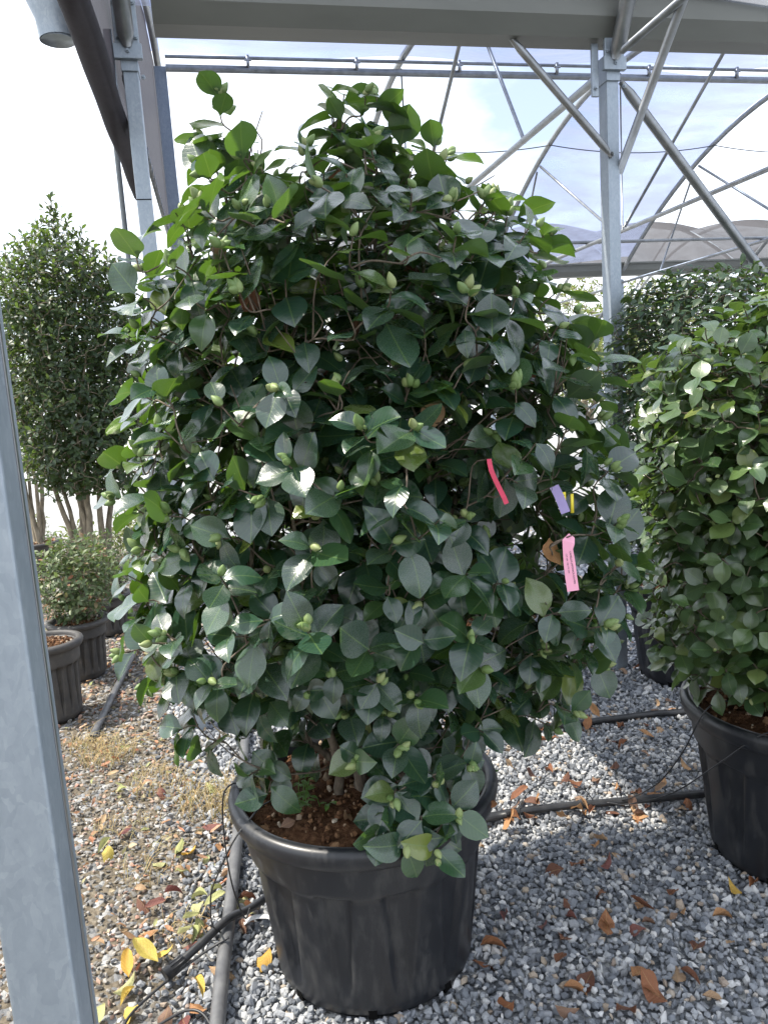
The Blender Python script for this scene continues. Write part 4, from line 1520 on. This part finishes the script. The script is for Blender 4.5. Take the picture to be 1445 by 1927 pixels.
# the wilted sprig beside the pipe
spr = obj('wilted_sprig', None, loc=(*ground_at(385, 1720), .0), label='wilted sprig of pale green leaves lying beside the thick grey pipe', cat='sprig')
b = MB()
b.tube([(-.03, -.09, .012), (.0, -.02, .022), (.02, .06, .02)], [.0016, .0016, .001], 5)
obj('stem', b.mesh('stem', MAT['straw']), spr)
for dx, dy, a in ((.02, .06, .9), (.01, .05, 2.6), (0, .02, 3.4), (0, .0, .2), (-.01, -.03, 3.8), (-.02, -.05, 5.2), (-.03, -.08, 4.2), (-.03, -.08, 4.9)):
    o = obj('leaf', LM['palegreen'][rng.integers(0, 4)], spr)
    fr = frames_to(np.array([[math.cos(a), math.sin(a), .0]]), np.array([[rng.normal(0, .3), rng.normal(0, .3), 1.0]]))[0] * rng.uniform(.05, .065)
    m_ = Matrix.Identity(4)
    for q in range(3):
        for c in range(3):
            m_[q][c] = fr[q, c]
    m_.translation = Vector((dx, dy, .026))
    o.matrix_basis = m_


# pipes and drip lines
def hose(name, label, pts, r, mat, n=60, cat='hose', seg=12):
    b = MB()
    P = smooth_path(pts, n)
    b.tube(P, r, seg)
    return obj(name, b.mesh(name, MAT[mat]), label=label, cat=cat)


hose('irrigation_pipe', 'thick dusty grey water pipe running past the left side of the tall camellia pot', [(-.20, .6, .030), (-.165, 1.2, .030), (-.132, 1.75, .030), (-.10, 2.1, .032), (-.062, 2.55, .032), (-.03, 3.0, .030), (.0, 3.5, .028)], .0195, 'hosegrey')
h2 = hose('irrigation_hose', 'black hose with a ribbed end plug lying across the thick grey pipe', [(-.245, 1.925, .034), (-.17, 1.975, .055), (-.10, 2.035, .066), (-.03, 2.09, .05), (.1, 2.22, .03), (.3, 2.30, .022), (.6, 2.345, .022), (.85, 2.36, .022)], .0115, 'hose')
hd = np.array([-.245, 1.925, .034])
dv = np.array([-.075, -.05, -.018])
dv /= np.linalg.norm(dv)
b = MB()
b.tube([hd - dv * .03, hd - dv * .028, hd + dv * .010, hd + dv * .012, hd + dv * .03], [.0125, .0165, .0165, .0185, .0185], 18)
for a in np.arange(10) / 10 * 6.283:
    e1 = np.cross(dv, [0, 0, 1.0])
    e1 /= np.linalg.norm(e1)
    e2 = np.cross(dv, e1)
    o_ = (e1 * math.cos(a) + e2 * math.sin(a)) * .0165
    b.tube([hd - dv * .026 + o_, hd + dv * .010 + o_], .0022, 5)
obj('end_plug', b.mesh('end_plug', MAT['hose']), h2)
hose('irrigation_hose', 'black hose leaving the tall camellia pot and running under the broad bushy camellia pot', [(.70, 2.36, .020), (.845, 2.372, .020), (1.05, 2.352, .021), (1.25, 2.318, .022), (1.45, 2.288, .021), (1.6, 2.27, .020), (2.0, 2.25, .02), (3.2, 2.25, .02)], .0135, 'hose')
hose('irrigation_hose', 'black hose crossing the gravel below the half hidden camellia pot', [(.55, 3.03, .02), (.80, 3.01, .020), (1.023, 3.0, .020), (1.25, 2.965, .021), (1.5, 2.94, .022), (1.75, 2.925, .021), (2.0, 2.90, .02), (3.2, 2.93, .02)], .0145, 'hose')
hose('irrigation_hose', 'black hose on the gravel behind the slim post', [(1.2, 4.02, .02), (1.6, 3.98, .02), (2.0, 3.92, .02), (2.6, 3.95, .02)], .015, 'hose')
hose('irrigation_pipe', 'weathered grey hose beside the scuffed pots on the leaf litter', [(-.70, 3.58, .012), (-.685, 3.8, .018), (-.665, 4.2, .018), (-.635, 4.7, .018), (-.63, 5.2, .018), (-.62, 5.8, .018), (-.60, 6.8, .018)], .0165, 'hosegrey')
TUBES = [
    ('thin black drip tube looping over the yellow leaves by the thick pipe', [(-.10, 1.965, .06), (-.17, 1.95, .04), (-.26, 1.90, .022), (-.345, 1.82, .014), (-.36, 1.755, .014), (-.30, 1.745, .02), (-.21, 1.77, .03), (-.16, 1.73, .03), (-.13, 1.62, .02)], .0036),
    ('thin drip tube hooked over the rim of the tall camellia pot into its soil', [(.075, 1.86, .50), (.02, 1.80, .515), (-.015, 1.77, .50), (-.055, 1.76, .46), (-.10, 1.80, .36), (-.13, 1.88, .25), (-.14, 1.95, .12), (-.125, 2.02, .04)], .0022),
    ('thin drip tube hanging from the left rim of the tall camellia pot', [(-.015, 1.96, .497), (-.052, 1.955, .505), (-.078, 1.955, .47), (-.085, 1.96, .35), (-.078, 1.98, .2), (-.055, 2.02, .07), (-.04, 2.07, .06)], .0022),
    ('thin drip tube hanging from the broad bushy camellia pot to the hose', [(1.45, 1.95, .515), (1.37, 1.93, .525), (1.315, 1.92, .50), (1.29, 1.98, .36), (1.28, 2.10, .2), (1.27, 2.25, .07), (1.265, 2.31, .03)], .0022),
    ('second thin drip tube from the broad bushy camellia soil arching over its rim', [(1.62, 1.80, .51), (1.52, 1.72, .545), (1.44, 1.71, .53), (1.375, 1.75, .50), (1.32, 1.85, .38), (1.27, 2.0, .22), (1.23, 2.2, .08), (1.21, 2.31, .03)], .0022),
    ('thin wire-like tube arching from the hose onto the gravel', [(1.17, 2.33, .03), (1.14, 2.36, .07), (1.06, 2.40, .09), (.97, 2.40, .08), (.91, 2.37, .045), (.90, 2.35, .015)], .0018)]
for lb, pts, r in TUBES:
    hose('drip_tube', lb, pts, r, 'hose', n=48, cat='drip tube', seg=7)

# white plastic strip under the pot edge
b = MB()
P = smooth_path([(.045, 2.05, .012), (.015, 2.068, .022), (-.03, 2.075, .026), (-.06, 2.065, .020)], 12)
for i in range(len(P) - 1):
    a, c = P[i], P[i + 1]
    w_ = np.array([0, .008, .001])
    b.add([a - w_, c - w_, c + w_, a + w_, a - w_ + [0, 0, .0012], c - w_ + [0, 0, .0012], c + w_ + [0, 0, .0012], a + w_ + [0, 0, .0012]],
          [[[0, 3, 2, 1], [4, 5, 6, 7], [0, 1, 5, 4], [2, 3, 7, 6]]])
obj('plastic_strip', b.mesh('plastic_strip', MAT['white']), label='white plastic strip tucked under the left foot of the tall camellia pot', cat='strip')


# plant tags
def world_at(px, py, depth):
    d = CRT * (px - 722.5) / 1448 - CUP * (py - 963.5) / 1448 + _fw
    return CAM_POS + d * depth


def tag(name, label, P, wdt, mat, thick=.0012, cat='plant label'):
    P = np.asarray(P, float)
    org = P[0].copy()
    n_ = len(P)
    T = np.gradient(P, axis=0)
    T /= np.linalg.norm(T, axis=1)[:, None]
    view = np.array([-.20, -.95, .1])
    side = np.cross(T, view)
    side /= np.linalg.norm(side, axis=1)[:, None]
    nrm = np.cross(side, T)
    w_ = np.broadcast_to(np.asarray(wdt, float), (n_,))[:, None] / 2
    V = np.stack([P - side * w_ - nrm * thick / 2, P + side * w_ - nrm * thick / 2, P + side * w_ + nrm * thick / 2, P - side * w_ + nrm * thick / 2], 1) - org
    F = []
    for i in range(n_ - 1):
        for q in range(4):
            F.append([i * 4 + q, i * 4 + (q + 1) % 4, (i + 1) * 4 + (q + 1) % 4, (i + 1) * 4 + q])
    F += [[3, 2, 1, 0], [n_ * 4 - 4, n_ * 4 - 3, n_ * 4 - 2, n_ * 4 - 1]]
    b = MB()
    b.add(V.reshape(-1, 3), [F])
    o = obj(name, b.mesh(name, MAT[mat], smooth=False), loc=org, label=label, cat=cat)
    return o, side[-1], T[-1], nrm[-1], org


def lettering(body, size, parent, origin, right, up, nrm, name='lettering'):
    cu_ = bpy.data.curves.new(name, 'FONT')
    cu_.body = body
    cu_.size = size
    cu_.extrude = .0002
    cu_.resolution_u = 2
    tmp = bpy.data.objects.new('tmp', cu_)
    COL.objects.link(tmp)
    me = bpy.data.meshes.new_from_object(tmp.evaluated_get(bpy.context.evaluated_depsgraph_get()))
    bpy.data.objects.remove(tmp)
    me.name = name
    me.materials.clear()
    me.materials.append(MAT['ink'])
    o = obj(name, me, parent)
    m_ = Matrix.Identity(4)
    for q in range(3):
        m_[q][0], m_[q][1], m_[q][2], m_[q][3] = right[q], up[q], nrm[q], origin[q]
    o.matrix_basis = m_
    return o


DT = 1.60
P = [world_at(1075, 1008, DT + .01), world_at(1069, 1020, DT), world_at(1068, 1034, DT), world_at(1071, 1060, DT), world_at(1074, 1085, DT), world_at(1078, 1112, DT)]
tg_, side, T_, nrm, org = tag('plant_tag', 'pink strip tag with printed plant name hanging on the right of the tall camellia', P, [.015, .027, .021, .0245, .0245, .0245], 'pink')
if nrm @ (CAM_POS - P[3]) < 0:
    nrm = -nrm
up_ = np.cross(nrm, T_)
up_ /= np.linalg.norm(up_)
p3 = np.array(P[2]) - org
lettering('CAMELLIA JAPONICA DAVIESI', .0052, tg_, p3 + T_ * .004 + up_ * .0022 + nrm * .0009, T_, up_, nrm)
lettering('CLT 100   150 175 -200', .0042, tg_, p3 + T_ * .008 - up_ * .0062 + nrm * .0009, T_, up_, nrm)
P = smooth_path([world_at(920, 864, 1.55), world_at(924, 885, 1.54), world_at(936, 912, 1.54), world_at(948, 936, 1.53), world_at(953, 948, 1.53)], 10)
tag('marker_ribbon', 'red plastic ribbon twisted round a twig of the tall camellia', P, .0095, 'red', cat='ribbon')
P = smooth_path([world_at(1042, 915, 1.66), world_at(1052, 935, 1.655), world_at(1064, 965, 1.65)], 6)
o, sd, T2, nr_, og = tag('picture_label', 'purple and yellow care label half hidden in the camellia leaves', P, .020, 'purple')
P2_ = [np.array([.018, 0, -.014]), np.array([.020, 0, -.030]), np.array([.024, 0, -.046])]
b = MB()
b.box((.010, -.006, -.058), (.024, -.003, -.014))
b.box((.036, -.004, -.062), (.043, -.001, -.020))
obj('yellow_print', b.mesh('yellow_print', MAT['ylab']), o)

# weeds in the soil of the large pot
for (px, py, hh, n_, lbl, mt) in ((575, 1530, .10, 34, 'feathery bright green weed sprouting from the soil of the tall camellia pot', 'weedleaf'), (612, 1528, .035, 9, 'tiny rosette weed beside the feathery weed in the soil', 'weedleaf'), (920, 1462, .025, 8, 'small weed seedling by the right rim of the tall camellia pot', 'weedleaf')):
    d = CRT * (px - 722.5) / 1448 - CUP * (py - 963.5) / 1448 + _fw
    t = (.465 - CAM_POS[2]) / d[2]
    p = CAM_POS + d * t
    root = obj('weed', None, loc=p, label=lbl, cat='weed')
    b = MB()
    pos, ax, nm, sc_ = [], [], [], []
    for s in range(4):
        tipp = np.array([rng.normal(0, .018), rng.normal(0, .012), hh * rng.uniform(.6, 1)])
        b.tube(smooth_path([np.array([0, 0, -.01]), tipp * .5 + rng.normal(0, .003, 3), tipp], 6), .0011, 4)
        for q in range(n_ // 4):
            f_ = (q + 1) / (n_ // 4)
            pos.append(tipp * f_ + p)
            a = q * 2.4 + s
            ax.append([math.cos(a), math.sin(a), .3])
            nm.append([0, 0, 1])
            sc_.append(rng.uniform(.018, .032))
    obj('stem', b.mesh('stem', MAT['weedleaf']), root)
    leaves_out(root, np.array(pos), frames_to(np.array(ax, float), np.array(nm, float)), np.array(sc_), SMALL, MAT['weedleaf'], len(pos))
# moss and dead leaves by the left rim
b = MB()
for _ in range(260):
    a = rng.uniform(3.0, 3.75)
    rr = .318 - .05 * rng.random() ** 2
    p0 = PC + np.array([rr * math.cos(a - .55), rr * math.sin(a - .55) + .0, .462])
    d = np.array([rng.normal(-.3, .6), rng.normal(-.2, .6), rng.uniform(.5, 1.4)])
    p1 = p0 + d / np.linalg.norm(d) * rng.uniform(.015, .05)
    b.tube([p0, (p0 + p1) / 2 + rng.normal(0, .004, 3), p1], [.0012, .0010, .0006], 3, rng.random())
obj('moss', b.mesh('moss', MAT['moss']), kind='stuff', label='yellowish moss tuft at the left rim of the tall camellia pot', cat='moss')
KINDS['dead'] = ('crisp brown leaf lying on the soil of the tall camellia pot', 'leaves on the tall camellia soil')
for px, py in ((495, 1480), (520, 1475), (510, 1490), (555, 1545), (660, 1530), (880, 1490), (895, 1500), (870, 1470), (600, 1400)):
    d = CRT * (px - 722.5) / 1448 - CUP * (py - 963.5) / 1448 + _fw
    t = (.485 - CAM_POS[2]) / d[2]
    p = CAM_POS + d * t
    fallen('dead', p[0], p[1], rng.uniform(.035, .055), z=.485, tilt=.5)
KINDS['dead'] = ('orange dead leaf lying on the soil of the broad bushy camellia pot', 'leaves on the bushy camellia soil')
for x, y in ((1.50, 1.86), (1.54, 1.80), (1.58, 1.86), (1.62, 1.74), (1.66, 1.78)):
    fallen('dead', x, y, rng.uniform(.05, .07), z=.495, tilt=.4)
print('leaves', N_MAIN, 'tris', sum(len(o.data.loop_triangles) or len(o.data.polygons) * 2 for o in bpy.data.objects if o.type == 'MESH' and o.data.users == 1))
